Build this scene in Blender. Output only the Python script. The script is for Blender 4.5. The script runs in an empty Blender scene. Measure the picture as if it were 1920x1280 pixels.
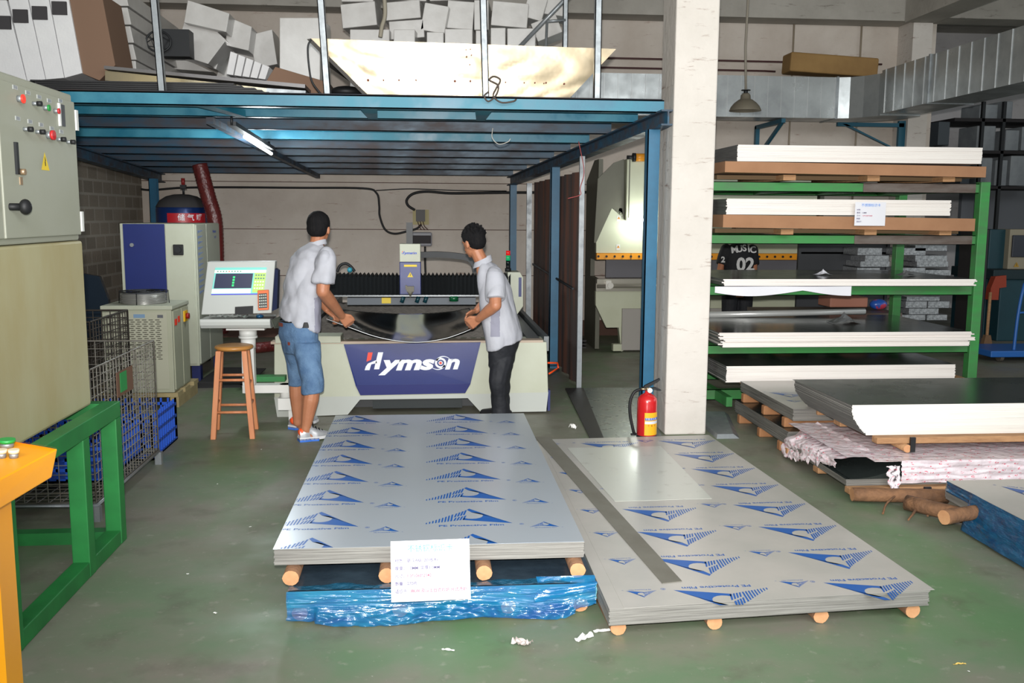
import bpy, bmesh, math, random
from mathutils import Vector, Matrix, noise
random.seed(7)
SC = bpy.context.scene
COL = SC.collection
PI = math.pi
# ------------------------------------------------------------------ camera
cam_d = bpy.data.cameras.new('camera')
cam = bpy.data.objects.new('camera', cam_d); COL.objects.link(cam)
TH, PS, RO, EYE = .1338, .0882, .0059, 1.6
fw = Vector((math.sin(PS)*math.cos(TH), math.cos(PS)*math.cos(TH), -math.sin(TH)))
rt = Vector((math.cos(PS), -math.sin(PS), 0)); dn = -(rt.cross(fw))
cr, sr = math.cos(RO), math.sin(RO)
rt, dn = cr*rt - sr*dn, sr*rt + cr*dn
cam.matrix_world = Matrix(((rt.x, -dn.x, -fw.x, 0), (rt.y, -dn.y, -fw.y, 0), (rt.z, -dn.z, -fw.z, EYE), (0, 0, 0, 1)))
cam_d.sensor_width = 36; cam_d.lens = 36*1760/1920
cam_d.clip_start = .05; cam_d.clip_end = 100
SC.camera = cam
# ------------------------------------------------------------------ light
W = bpy.data.worlds.new('world'); SC.world = W; W.use_nodes = True
W.node_tree.nodes['Background'].inputs[0].default_value = (.93, .97, 1.0, 1)
W.node_tree.nodes['Background'].inputs[1].default_value = .5
def lamp(name, kind, loc, energy, color=(1, 1, 1), rot=(0, 0, 0), **k):
    l = bpy.data.lights.new(name, kind); l.energy = energy; l.color = color
    for a, v in k.items(): setattr(l, a, v)
    o = bpy.data.objects.new(name, l); o.location = loc; o.rotation_euler = rot; COL.objects.link(o); return o
lamp('camera_flash', 'SPOT', (-.01, -.02, 1.72), 2150, (1, .97, .94), (PI/2+.09, 0, -PS-.06), shadow_soft_size=.03, spot_size=1.56, spot_blend=1)
lamp('fill_front', 'AREA', (1.5, -2.5, 4.2), 760, (.95, .99, 1.0), (.62, 0, 0), shape='RECTANGLE', size=9, size_y=2.5)  # added area fill high behind the camera, brightens the foreground floor
lamp('daylight_right', 'AREA', (11.5, 6.5, 3.2), 90, (.90, .96, 1.0), (0, 1.25, 0), shape='RECTANGLE', size=2.5, size_y=5)
SC.view_settings.view_transform = 'Standard'; SC.view_settings.look = 'None'
SC.view_settings.gamma = 1; SC.view_settings.use_curve_mapping = False
SC.view_settings.exposure = -0.25
# ------------------------------------------------------------------ materials
def sl(c): return tuple(((x/255)/12.92 if x/255 <= .04045 else ((x/255+.055)/1.055)**2.4) for x in c)
MC = {}
def mat(name, c, rough=.6, metal=0, c2=None, ns=6, amt=.5, bump=0, bs=40, emit=None, es=0, alpha=None, trans=0, stretch=None, spec=None, rvar=0, coat=0, srgb=True, lo=.35, hi=.65):
    if name in MC: return MC[name]
    m = bpy.data.materials.new(name); m.use_nodes = True; nt = m.node_tree; N = nt.nodes; L = nt.links
    p = N['Principled BSDF']; c = sl(c) if srgb else c
    p.inputs['Base Color'].default_value = (*c, 1); p.inputs['Roughness'].default_value = rough
    p.inputs['Metallic'].default_value = metal
    if coat: p.inputs['Coat Weight'].default_value = coat; p.inputs['Coat Roughness'].default_value = .1
    if spec is not None: p.inputs['Specular IOR Level'].default_value = spec
    if trans: p.inputs['Transmission Weight'].default_value = trans
    if alpha is not None: p.inputs['Alpha'].default_value = alpha
    if emit: p.inputs['Emission Color'].default_value = (*emit, 1); p.inputs['Emission Strength'].default_value = es
    if c2 or bump or rvar:
        tc = N.new('ShaderNodeTexCoord'); mp = N.new('ShaderNodeMapping'); L.new(tc.outputs['Object'], mp.inputs[0])
        if stretch: mp.inputs['Scale'].default_value = stretch
        v = mp.outputs[0]
    if c2 or rvar:
        n = N.new('ShaderNodeTexNoise'); n.inputs['Scale'].default_value = ns; n.inputs['Detail'].default_value = 6; n.inputs['Roughness'].default_value = .62
        L.new(v, n.inputs['Vector'])
        r = N.new('ShaderNodeMapRange'); r.inputs[1].default_value = lo; r.inputs[2].default_value = hi; L.new(n.outputs[0], r.inputs[0])
    if c2:
        mx = N.new('ShaderNodeMix'); mx.data_type = 'RGBA'; mx.inputs[6].default_value = (*c, 1); mx.inputs[7].default_value = (*sl(c2), 1)
        mu = N.new('ShaderNodeMath'); mu.operation = 'MULTIPLY'; mu.inputs[1].default_value = amt; L.new(r.outputs[0], mu.inputs[0])
        L.new(mu.outputs[0], mx.inputs[0]); L.new(mx.outputs[2], p.inputs['Base Color'])
    if rvar:
        r2 = N.new('ShaderNodeMapRange'); r2.inputs[3].default_value = rough-rvar; r2.inputs[4].default_value = rough+rvar
        L.new(r.outputs[0], r2.inputs[0]); L.new(r2.outputs[0], p.inputs['Roughness'])
    if bump:
        n2 = N.new('ShaderNodeTexNoise'); n2.inputs['Scale'].default_value = bs; n2.inputs['Detail'].default_value = 4; L.new(v, n2.inputs['Vector'])
        b = N.new('ShaderNodeBump'); b.inputs['Strength'].default_value = bump; b.inputs['Distance'].default_value = .02
        L.new(n2.outputs[0], b.inputs['Height']); L.new(b.outputs[0], p.inputs['Normal'])
    MC[name] = m; return m
def nodes(m): return m.node_tree, m.node_tree.nodes, m.node_tree.links, m.node_tree.nodes['Principled BSDF']
# ------------------------------------------------------------------ mesh builder
class B:
    def __init__(s): s.v = []; s.f = []; s.m = []; s.sm = []
    def add(s, vs, fs, m=0, smooth=False):
        o = len(s.v); s.v += [Vector(a) for a in vs]
        for f in fs: s.f.append([i+o for i in f]); s.m.append(m); s.sm.append(smooth)
        return s
    def box(s, x0, x1, y0, y1, z0, z1, m=0, M=None):
        vs = [Vector((x, y, z)) for z in (z0, z1) for y in (y0, y1) for x in (x0, x1)]
        if M: vs = [M @ v for v in vs]
        return s.add(vs, [(0, 2, 3, 1), (4, 5, 7, 6), (0, 1, 5, 4), (2, 6, 7, 3), (0, 4, 6, 2), (1, 3, 7, 5)], m)
    def hexa(s, p, m=0):      # 8 points: bottom 4 ccw, top 4 ccw
        return s.add(p, [(3, 2, 1, 0), (4, 5, 6, 7), (0, 1, 5, 4), (1, 2, 6, 5), (2, 3, 7, 6), (3, 0, 4, 7)], m)
    def quad(s, a, b, c, d, m=0): return s.add([a, b, c, d], [(0, 1, 2, 3)], m)
    def prism(s, pts, d, m=0, M=None, mcap=None):   # closed outline (3d points) pushed along vector d
        n = len(pts); d = Vector(d); P = [Vector(p) for p in pts]; Q = [p+d for p in P]; vs = P+Q
        if M: vs = [M @ v for v in vs]
        s.add(vs, [tuple(range(n))[::-1], tuple(range(n, 2*n))], m if mcap is None else mcap)
        return s.add(vs, [(i, (i+1) % n, n+(i+1) % n, n+i) for i in range(n)], m)
    def cyl(s, a, b, r0, r1=None, n=16, m=0, caps=True, mcap=None, smooth=True):
        a = Vector(a); b = Vector(b); r1 = r0 if r1 is None else r1
        z = (b-a).normalized(); x = z.orthogonal().normalized(); y = z.cross(x)
        vs = [a+(x*math.cos(t)+y*math.sin(t))*r0 for t in [2*PI*i/n for i in range(n)]]
        vs += [b+(x*math.cos(t)+y*math.sin(t))*r1 for t in [2*PI*i/n for i in range(n)]]
        s.add(vs, [(i, (i+1) % n, n+(i+1) % n, n+i) for i in range(n)], m, smooth)
        if caps: s.add(vs, [tuple(range(n))[::-1], tuple(range(n, 2*n))], m if mcap is None else mcap)
        return s
    def tube(s, pts, r, n=8, m=0, closed=False):
        P = [Vector(p) for p in pts]; k = len(P); rings = []; prev = None
        rr = r if isinstance(r, (list, tuple)) else [r]*k
        for i in range(k):
            if closed: t = (P[(i+1) % k]-P[i-1]).normalized()
            else: t = (P[min(i+1, k-1)]-P[max(i-1, 0)]).normalized()
            if prev is None: x = t.orthogonal().normalized()
            else:
                x = prev - t*prev.dot(t)
                x = x.normalized() if x.length > 1e-6 else t.orthogonal().normalized()
            prev = x; y = t.cross(x)
            rings.append([P[i]+(x*math.cos(2*PI*j/n)+y*math.sin(2*PI*j/n))*rr[i] for j in range(n)])
        vs = [v for g in rings for v in g]; fs = []
        for i in range(k if closed else k-1):
            a = i*n; b = ((i+1) % k)*n
            fs += [(a+j, a+(j+1) % n, b+(j+1) % n, b+j) for j in range(n)]
        s.add(vs, fs, m, True)
        if not closed: s.add(vs, [tuple(range(n))[::-1], tuple(range((k-1)*n, k*n))], m)
        return s
    def lathe(s, prof, c=(0, 0, 0), n=24, m=0, axis=None):   # prof [(r, h)]
        c = Vector(c); M = Matrix.Identity(3)
        if axis is not None: M = Vector((0, 0, 1)).rotation_difference(Vector(axis)).to_matrix()
        vs = [c + M @ Vector((r*math.cos(2*PI*j/n), r*math.sin(2*PI*j/n), h)) for r, h in prof for j in range(n)]
        fs = [(i*n+j, i*n+(j+1) % n, (i+1)*n+(j+1) % n, (i+1)*n+j) for i in range(len(prof)-1) for j in range(n)]
        return s.add(vs, fs, m, True)
    def ball(s, c, r, n=16, k=10, m=0, M=None):
        c = Vector(c); r = (r, r, r) if not isinstance(r, (tuple, list)) else r
        vs = []; 
        for i in range(k+1):
            a = PI*i/k
            for j in range(n):
                q = Vector((r[0]*math.sin(a)*math.cos(2*PI*j/n), r[1]*math.sin(a)*math.sin(2*PI*j/n), -r[2]*math.cos(a)))
                vs.append(c + (M @ q if M else q))
        return s.add(vs, [(i*n+j, i*n+(j+1) % n, (i+1)*n+(j+1) % n, (i+1)*n+j) for i in range(k) for j in range(n)], m, True)
    def grid(s, fn, nu, nv, m=0, smooth=True, closed_u=False):
        vs = [Vector(fn(i/nu, j/nv)) for j in range(nv+1) for i in range(nu+1)]
        return s.add(vs, [(j*(nu+1)+i, j*(nu+1)+i+1, (j+1)*(nu+1)+i+1, (j+1)*(nu+1)+i) for j in range(nv) for i in range(nu)], m, smooth)
    def done(s, name, mats, parent=None, bevel=0, origin=None, seg=2, weld=True):
        me = bpy.data.meshes.new(name)
        if origin is None:
            lo = [min(v[i] for v in s.v) for i in range(3)]; hi = [max(v[i] for v in s.v) for i in range(3)]
            origin = Vector(((lo[0]+hi[0])/2, (lo[1]+hi[1])/2, lo[2]))
        origin = Vector(origin)
        me.from_pydata([v-origin for v in s.v], [], s.f)
        for i, p in enumerate(me.polygons): p.material_index = s.m[i]; p.use_smooth = s.sm[i]
        if not isinstance(mats, (list, tuple)): mats = [mats]
        for q in mats: me.materials.append(q)
        if weld:
            bm = bmesh.new(); bm.from_mesh(me); bmesh.ops.remove_doubles(bm, verts=bm.verts, dist=1e-5)
            bmesh.ops.recalc_face_normals(bm, faces=bm.faces); bm.to_mesh(me); bm.free()
        o = bpy.data.objects.new(name, me); COL.objects.link(o); o.location = origin
        if bevel:
            md = o.modifiers.new('bevel', 'BEVEL'); md.width = bevel; md.segments = seg; md.limit_method = 'ANGLE'; md.angle_limit = .7
        if parent: attach(o, parent)
        return o
def wm(o):
    M = Matrix.LocRotScale(o.location, o.rotation_euler, o.scale)
    return (wm(o.parent) @ o.matrix_parent_inverse @ M) if o.parent else M
def attach(o, parent): o.parent = parent; o.matrix_parent_inverse = wm(parent).inverted()
def tag(o, label=None, cat=None, group=None, kind=None):
    if label: o['label'] = label
    if cat: o['category'] = cat
    if group: o['group'] = group
    if kind: o['kind'] = kind
    return o
def thing(name, label, cat, loc=(0, 0, 0), group=None):
    o = bpy.data.objects.new(name, None); o.empty_display_size = .1; COL.objects.link(o); o.location = loc
    return tag(o, label, cat, group)
def struct(b, name, m, **k): return tag(b.done(name, m, **k), kind='structure')
def dup(o, loc=None, label=None, rz=None, parent=None):
    c = o.copy(); COL.objects.link(c)
    if parent:
        k = o.matrix_parent_inverse.copy(); c.parent = parent; c.matrix_parent_inverse = k
    if loc is not None: c.location = loc
    if rz is not None: c.rotation_euler.z = rz
    if label: c['label'] = label
    for ch in list(o.children): dup(ch, parent=c)
    return c
def baked(o):         # evaluated mesh of a temporary object, which is removed
    dg = bpy.context.evaluated_depsgraph_get(); dg.update()
    me = bpy.data.meshes.new_from_object(o.evaluated_get(dg)); d = o.data
    bpy.data.objects.remove(o)
    return me
TX = {}
def text(b, s, size, M, m=0, align='CENTER', bold=0, shear=0, sx=1, ext=0):
    key = (s, align, bold, shear)
    if key not in TX:
        c = bpy.data.curves.new('t', 'FONT'); c.body = s; c.size = 1; c.align_x = align; c.align_y = 'CENTER'
        c.offset = bold; c.shear = shear; c.resolution_u = 3
        o = bpy.data.objects.new('t', c); COL.objects.link(o); me = baked(o); bpy.data.curves.remove(c)
        TX[key] = ([v.co.copy() for v in me.vertices], [tuple(p.vertices) for p in me.polygons]); bpy.data.meshes.remove(me)
    vs, fs = TX[key]
    b.add([M @ Vector((v.x*size*sx, v.y*size, 0)) for v in vs], fs, m)
def frame(o, x, y):    # matrix: origin o, local x and y axes
    x = Vector(x).normalized(); z = x.cross(Vector(y)).normalized(); y = z.cross(x)
    return Matrix(((x.x, y.x, z.x, o[0]), (x.y, y.y, z.y, o[1]), (x.z, y.z, z.z, o[2]), (0, 0, 0, 1)))
def curve(pts, n=8):   # Catmull-Rom through points
    P = [Vector(p) for p in pts]; P = [2*P[0]-P[1]]+P+[2*P[-1]-P[-2]]; out = []
    for i in range(1, len(P)-2):
        for k in range(n):
            t = k/n; a, b_, c, d = P[i-1:i+3]
            out.append(.5*((2*b_)+(c-a)*t+(2*a-5*b_+4*c-d)*t*t+(3*b_-a-3*c+d)*t**3))
    return out+[P[-2]]

# shared materials
blue_paint = mat('blue_paint', (30, 105, 130), .42, 0, (62, 138, 158), 2.5, .7, rvar=.12, lo=.4, hi=.6)
blue_rust = mat('blue_paint_rusty', (20, 72, 98), .5, 0, (66, 50, 45), 3, .85, stretch=(1, 3, 3), rvar=.1)
galv = mat('galvanised', (160, 165, 168), .42, .55, (120, 126, 130), 9, .7, rvar=.1)
green_paint = mat('green_paint', (38, 128, 62), .5, 0, (28, 96, 48), 5, .6)
green_rack = mat('green_rack_paint', (52, 140, 66), .5, 0, (72, 105, 72), 3, .7, stretch=(1, 1, 4))
bare_steel = mat('bare_steel', (120, 112, 106), .5, .5, (84, 62, 52), 5, .7, stretch=(.6, 1, 3))
cream = mat('cream_paint', (184, 188, 170), .45, 0, (172, 174, 152), 3, .5)
blue_panel = mat('navy_paint', (26, 42, 108), .4, 0, (22, 36, 96), 3, .5)
navy = mat('dark_navy', (22, 34, 92), .45)
black = mat('black_rubber', (18, 19, 21), .6)
dark = mat('dark_metal', (38, 40, 42), .5, .4)
wood = mat('raw_wood', (178, 136, 96), .75, 0, (136, 98, 66), 7, .7, stretch=(1, 6, 6), bump=.3, bs=30)
logm = mat('log_bark', (134, 96, 66), .85, 0, (84, 60, 44), 9, .8, bump=.6, bs=25)
logend = mat('log_end', (200, 150, 108), .8, 0, (170, 116, 76), 14, .6)
steel = mat('stainless_top', (172, 176, 178), .22, .85, (150, 155, 156), 2, .5, rvar=.06)
white = mat('white_paint', (215, 216, 212), .5)
paper = mat('paper', (216, 216, 222), .7)
# ------------------------------------------------------------------ setting
def floor_mat():
    m = mat('painted_concrete', (118, 128, 106), .42); nt, N, L, p = nodes(m)
    tc = N.new('ShaderNodeTexCoord')
    def noise_(sc, det, lo, hi, st=None, rough=.6):
        v = tc.outputs['Object']
        if st:
            mp = N.new('ShaderNodeMapping'); mp.inputs['Scale'].default_value = st; L.new(v, mp.inputs[0]); v = mp.outputs[0]
        n = N.new('ShaderNodeTexNoise'); n.inputs['Scale'].default_value = sc; n.inputs['Detail'].default_value = det; n.inputs['Roughness'].default_value = rough
        L.new(v, n.inputs['Vector']); r = N.new('ShaderNodeMapRange'); r.inputs[1].default_value = lo; r.inputs[2].default_value = hi; L.new(n.outputs[0], r.inputs[0]); return r.outputs[0]
    def mix(f, a, b):
        x = N.new('ShaderNodeMix'); x.data_type = 'RGBA'; L.new(f, x.inputs[0])
        for i, c in ((6, a), (7, b)):
            if isinstance(c, tuple): x.inputs[i].default_value = (*sl(c), 1)
            else: L.new(c, x.inputs[i])
        return x.outputs[2]
    def mul(a, k):
        q = N.new('ShaderNodeMath'); q.operation = 'MULTIPLY'; L.new(a, q.inputs[0])
        if isinstance(k, (int, float)): q.inputs[1].default_value = k
        else: L.new(k, q.inputs[1])
        return q.outputs[0]
    # worn green paint: strongest along the front of the floor, where paint remains
    sx = N.new('ShaderNodeSeparateXYZ'); L.new(tc.outputs['Object'], sx.inputs[0])
    fy = N.new('ShaderNodeMapRange'); fy.inputs[1].default_value = 7.5; fy.inputs[2].default_value = 2.8; fy.inputs[3].default_value = .12; L.new(sx.outputs[1], fy.inputs[0])
    g = mul(noise_(1.1, 7, .36, .58, (1, 1.3, 1)), fy.outputs[0])
    c = mix(g, (124, 120, 108), (98, 122, 92))
    c = mix(mul(noise_(.7, 4, .5, .62, (1.4, .6, 1)), .6), c, (84, 124, 78))
    c = mix(mul(noise_(3.5, 8, .55, .72), .5), c, (80, 72, 62))
    c = mix(mul(noise_(14, 8, .60, .75), .55), c, (160, 158, 146))
    c = mix(mul(noise_(60, 2, .70, .78), .5), c, (190, 190, 180))
    L.new(c, p.inputs['Base Color'])
    r = N.new('ShaderNodeMapRange'); r.inputs[3].default_value = .40; r.inputs[4].default_value = .65; L.new(noise_(2, 5, .35, .65), r.inputs[0]); L.new(r.outputs[0], p.inputs['Roughness'])
    return m
b = B(); b.box(-7, 14, -3, 17, -.12, 0); struct(b, 'floor', floor_mat(), origin=(0, 0, 0))
def plaster(name, c, c2, stain, line=0):
    m = mat(name, c, .9, 0, c2, 1.6, .7, bump=.25, bs=18); nt, N, L, p = nodes(m)
    src = p.inputs['Base Color'].links[0].from_socket; tc = N.new('ShaderNodeTexCoord')
    mp = N.new('ShaderNodeMapping'); mp.inputs['Scale'].default_value = (.9, .9, 5); L.new(tc.outputs['Object'], mp.inputs[0])
    n = N.new('ShaderNodeTexNoise'); n.inputs['Scale'].default_value = 4; n.inputs['Detail'].default_value = 9; n.inputs['Roughness'].default_value = .7; L.new(mp.outputs[0], n.inputs['Vector'])
    r = N.new('ShaderNodeMapRange'); r.inputs[1].default_value = .60; r.inputs[2].default_value = .74; L.new(n.outputs[0], r.inputs[0])
    x = N.new('ShaderNodeMix'); x.data_type = 'RGBA'; L.new(r.outputs[0], x.inputs[0]); L.new(src, x.inputs[6]); x.inputs[7].default_value = (*sl(stain), 1)
    out = x.outputs[2]
    if line:      # horizontal shutter-board joints in the old wall
        sx = N.new('ShaderNodeSeparateXYZ'); L.new(tc.outputs['Object'], sx.inputs[0])
        zc = N.new('ShaderNodeMath'); zc.operation = 'LESS_THAN'; zc.inputs[1].default_value = 2.0; L.new(sx.outputs[2], zc.inputs[0])
        a = N.new('ShaderNodeMath'); a.operation = 'MODULO'; a.inputs[1].default_value = line; L.new(sx.outputs[2], a.inputs[0])
        q = N.new('ShaderNodeMath'); q.operation = 'LESS_THAN'; q.inputs[1].default_value = .009; L.new(a.outputs[0], q.inputs[0])
        k = N.new('ShaderNodeMath'); k.operation = 'MULTIPLY'; L.new(zc.outputs[0], k.inputs[1]); L.new(q.outputs[0], k.inputs[0])
        y = N.new('ShaderNodeMix'); y.data_type = 'RGBA'; L.new(k.outputs[0], y.inputs[0]); L.new(out, y.inputs[6]); y.inputs[7].default_value = (*sl((90, 66, 56)), 1); out = y.outputs[2]
    L.new(out, p.inputs['Base Color']); return m
wallm = plaster('old_whitewash', (205, 196, 186), (184, 172, 160), (140, 100, 84), .6)
wallr = plaster('whitewash_right', (205, 203, 204), (186, 184, 186), (160, 150, 146))
colm = plaster('column_whitewash', (208, 202, 195), (192, 186, 178), (124, 96, 82))
dimm = plaster('concrete_beam', (176, 172, 164), (150, 146, 138), (110, 104, 96))
def brick_mat():
    m = mat('grey_brick', (128, 120, 108), .95, bump=.4, bs=30); nt, N, L, p = nodes(m)
    tc = N.new('ShaderNodeTexCoord'); mp = N.new('ShaderNodeMapping'); mp.inputs['Rotation'].default_value = (PI/2, 0, PI/2); L.new(tc.outputs['Object'], mp.inputs[0])
    t = N.new('ShaderNodeTexBrick'); L.new(mp.outputs[0], t.inputs['Vector'])
    t.inputs['Color1'].default_value = (*sl((150, 140, 126)), 1); t.inputs['Color2'].default_value = (*sl((128, 120, 108)), 1); t.inputs['Mortar'].default_value = (*sl((166, 158, 146)), 1)
    t.inputs['Scale'].default_value = 1; t.inputs['Brick Width'].default_value = .3; t.inputs['Row Height'].default_value = .15; t.inputs['Mortar Size'].default_value = .014
    sp = N.new('ShaderNodeSeparateXYZ'); cb = N.new('ShaderNodeCombineXYZ'); L.new(tc.outputs['Object'], sp.inputs[0]); L.new(sp.outputs[1], cb.inputs[0]); L.new(sp.outputs[2], cb.inputs[1]); L.new(cb.outputs[0], t.inputs['Vector'])
    L.new(t.outputs[0], p.inputs['Base Color']); return m
b = B(); b.box(-3.62, 6.75, 12.4, 12.6, 0, 5.2); struct(b, 'wall_back', wallm, origin=(0, 12.4, .2))
b = B(); b.box(-3.8, -3.62, -3, 12.6, 0, 5.2); struct(b, 'wall_left', brick_mat(), origin=(-3.62, 0, 0))
b = B(); b.box(6.75, 14, 16, 16.2, 0, 5.2); struct(b, 'wall_bay', wallr)
b = B(); b.box(13.8, 14, -3, 16, 0, 5.2); struct(b, 'wall_right', wallr)
b = B(); b.box(6.6, 6.75, 12.6, 16, 0, 5.2); struct(b, 'wall_return', wallr)
b = B(); b.box(-3.8, 14, 3.0, 16.2, 4.75, 4.95); struct(b, 'ceiling', dimm)
b = B(); b.box(1.72, 2.03, 6.64, 7.02, 0, 4.75)
struct(b, 'trim_1', colm, bevel=.012)       # near square column
b = B(); b.box(6.22, 6.48, 12.0, 12.4, 0, 4.75); struct(b, 'trim_2', colm)
b = B(); b.box(-3.6, 6.22, 12.02, 12.4, 4.1, 4.75); struct(b, 'trim_3', dimm)
b = B(); b.box(6.1, 6.5, 3.2, 12.0, 4.08, 4.75); struct(b, 'trim_4', dimm)
b = B(); b.box(6.5, 13.8, 12.0, 12.4, 4.15, 4.75); struct(b, 'trim_5', dimm)

# ------------------------------------------------------------------ mezzanine (skewed, sagging to the rear)
YF, YB = 6.8, 12.1
def mx(y): return 1.69-.1154*(y-6.65)           # right edge of the platform in plan
def mz(y): return 2.335-.047*(y-6.75)          # underside of the joists
mz_root = thing('mezzanine_platform', 'blue painted steel mezzanine platform on posts over the cutting machine', 'platform', (-1, 9, 0))
def ibeam_y(b, xf, y0, y1, h, w, z, t=.012, m=0):
    for (a, c, e, f) in ((-w/2, w/2, 0, t), (-t/2, t/2, t, h-t), (-w/2, w/2, h-t, h)):
        p = []
        for zz in (e, f):
            p += [(xf(y0)+a, y0, z(y0)+zz), (xf(y0)+c, y0, z(y0)+zz), (xf(y1)+c, y1, z(y1)+zz), (xf(y1)+a, y1, z(y1)+zz)]
        b.hexa(p, m)
b = B(); zb = lambda y: mz(y)-.105
ibeam_y(b, lambda y: mx(y)-.0, 6.66, YB+.1, .11, .10, zb); b.done('side_beam', blue_rust, mz_root)
b = B(); ibeam_y(b, lambda y: -3.32+.0*y, 7.0, YB+.1, .11, .10, zb); b.done('side_beam', blue_rust, mz_root)
b = B()      # front edge channel
b.box(-3.4, mx(YF)+.01, YF-.03, YF-.022, mz(YF), mz(YF)+.088)
b.box(-3.4, mx(YF)+.01, YF-.03, YF+.05, mz(YF), mz(YF)+.008); b.box(-3.4, mx(YF)+.01, YF-.03, YF+.05, mz(YF)+.08, mz(YF)+.088)
b.done('front_channel', blue_paint, mz_root)
ys = [7.28, 7.95, 8.6, 9.25, 9.9, 10.55, 11.2, 12.0]
for i, y in enumerate(ys):
    b = B(); x1 = mx(y)-.01; z = mz(y); h = .10
    b.box(-3.5, x1, y, y+.006, z, z+h); b.box(-3.5, x1, y, y+.05, z, z+.006); b.box(-3.5, x1, y, y+.05, z+h-.006, z+h)
    b.done('joist', blue_paint if i in (0, 2) else blue_rust, mz_root)
b = B(); n = 24
deckm = mat('rusty_deck', (52, 44, 42), .8, .2, (30, 46, 60), 2.5, .7)
b.hexa([(-3.5, YF-.02, mz(YF)+.09), (mx(YF), YF-.02, mz(YF)+.09), (mx(YB), YB, mz(YB)+.102), (-3.5, YB, mz(YB)+.102),
        (-3.5, YF-.02, mz(YF)+.097), (mx(YF), YF-.02, mz(YF)+.097), (mx(YB), YB, mz(YB)+.108), (-3.5, YB, mz(YB)+.108)])
b.done('deck_plate', deckm, mz_root)
for x, y in ((1.635, 6.9), (mx(9.75)-.035, 9.75), (mx(12.1)+.01, 12.1), (-3.25, 11.6)):      # posts
    b = B(); t = .008; w = .045; z1 = zb(y)
    b.box(x-w, x+w, y-w, y-w+t, 0, z1); b.box(x-w, x+w, y+w-t, y+w, 0, z1); b.box(x-t/2, x+t/2, y-w+t, y+w-t, 0, z1)
    b.box(x-w, x-w+t, y-w, y+w, 0, z1)
    b.done('post', mat('blue_post', (28, 98, 132), .42, 0, (20, 76, 106), 5, .6), mz_root)
for x0, x1, y in ((-1.62, -1.50, 6.86), (-.48, -.40, 6.86), (.33, .42, 6.86)):      # gusset plates between front channel and first joist
    b = B(); b.prism([(x0, YF, mz(YF)+.002), (x0+.12, YF, mz(YF)+.002), (x0+.27 if x0 < -1 else x0+.1, 7.27, mz(7.28)), (x0+.2 if x0 < -1 else x0+.03, 7.27, mz(7.28))], (0, 0, .05)); b.done('gusset_plate', blue_paint, mz_root)
b = B(); pa, pb_ = Vector((-1.62, 7.3, mz(7.3)-.05)), Vector((-1.37, 12.0, mz(12.0)-.05)); b.prism([pa+Vector((-.025, 0, 0)), pa+Vector((.025, 0, 0)), pb_+Vector((.025, 0, 0)), pb_+Vector((-.025, 0, 0))], (0, 0, .048)); b.done('middle_beam', blue_rust, mz_root)
# railing posts
def rail_post(x, y, z0, z1, lean, w=.024, p=mz_root):
    b = B(); t = .006
    for a0, a1, c0, c1 in ((-w, w, -w, -w+t), (-w, -w+t, -w, w), (w-t, w, -w, w)):
        b.hexa([(x+a0, y+c0, z0), (x+a1, y+c0, z0), (x+a1, y+c1, z0), (x+a0, y+c1, z0), (x+a0+lean, y+c0, z1), (x+a1+lean, y+c0, z1), (x+a1+lean, y+c1, z1), (x+a0+lean, y+c1, z1)])
    b.done('rail_post', galv, p)
for x, ln in ((-1.82, -.03), (-.70, -.035), (.405, -.02), (1.20, 0)): rail_post(x, 6.81, mz(6.8)+.088, 4.4, ln*3)
rail_post(1.22, 8.6, mz(8.6)+.1, 3.55, 0, .022)
b = B(); b.tube([(.78, 8.6, 3.05), (1.6, 8.6, 3.9)], .022, 4); b.done('brace_bar', galv, mz_root)
b = B(); b.tube([(1.02, 8.55, mz(8.55)+.105), (1.05, 8.55, 3.3)], .012, 6); b.tube([(1.05, 8.55, 3.3), (1.22, 8.58, 3.32)], .012, 6); b.done('rail_bar', galv, mz_root)
# tube light under platform
t = thing('tube_light', 'lit fluorescent tube hanging under the blue platform joists', 'light', (-1.6, 7.6, 2.2))
ta, tb_ = Vector((-1.423, 7.6, 2.19)), Vector((-1.411, 8.75, 2.135)); tz = Vector((-1.40, 7.0, 2.215)); b = B()
b.prism([tz+Vector((-.03, 0, .005)), tz+Vector((.03, 0, .005)), tb_+Vector((.03, .05, .03)), tb_+Vector((-.03, .05, .03))], (0, 0, .03)); b.cyl(tz+Vector((0, 0, .01)), tz+Vector((0, 0, .07)), .01, n=6); b.cyl(tb_+Vector((0, -.1, .03)), tb_+Vector((0, -.1, .10)), .01, n=6); b.done('batten', dark, t)
b = B(); b.cyl(ta, tb_, .014, n=12); b.done('tube', mat('tube_glow', (255, 255, 255), .3, emit=(.92, .98, 1), es=14), t)
lamp('tube_light_glow', 'POINT', (-1.41, 8.2, 2.08), 50, (.9, .97, 1), shadow_soft_size=.12)
# partition of rusty sheets on the right of the machine
pt = thing('rusty_partition', 'rusty brown sheet metal partition beside the cutting machine', 'partition', (1.3, 10, 0))
rust = mat('rust_sheet', (104, 70, 58), .7, .1, (72, 66, 64), 2.2, .9, stretch=(2, 6, .35), lo=.42, hi=.55)
b = B(); ya, yb = 8.6, 11.9; n = 60
def corr(u, v, off=0):
    y = ya+(yb-ya)*u; return (1.385-.022*(y-8.55)+.022*math.sin(u*46)+off, y, .02+v*1.98)
b.grid(corr, 120, 1); b.grid(lambda u, v: corr(u, v, .006), 120, 1); b.done('sheet_panel', rust, pt)
b = B(); x = 1.385; b.box(x-.025, x+.02, 8.52, 8.56, 0, 2.13); b.done('edge_post', galv, pt)
b = B(); b.tube([(1.34, 8.7, .92), (1.28, 11.6, 1.0)], .012, 6); b.done('cross_bar', dark, pt)
b = B(); b.box(1.235, 1.30, 11.95, 12.0, 0, 2.0); b.done('edge_post', galv, pt)
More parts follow.
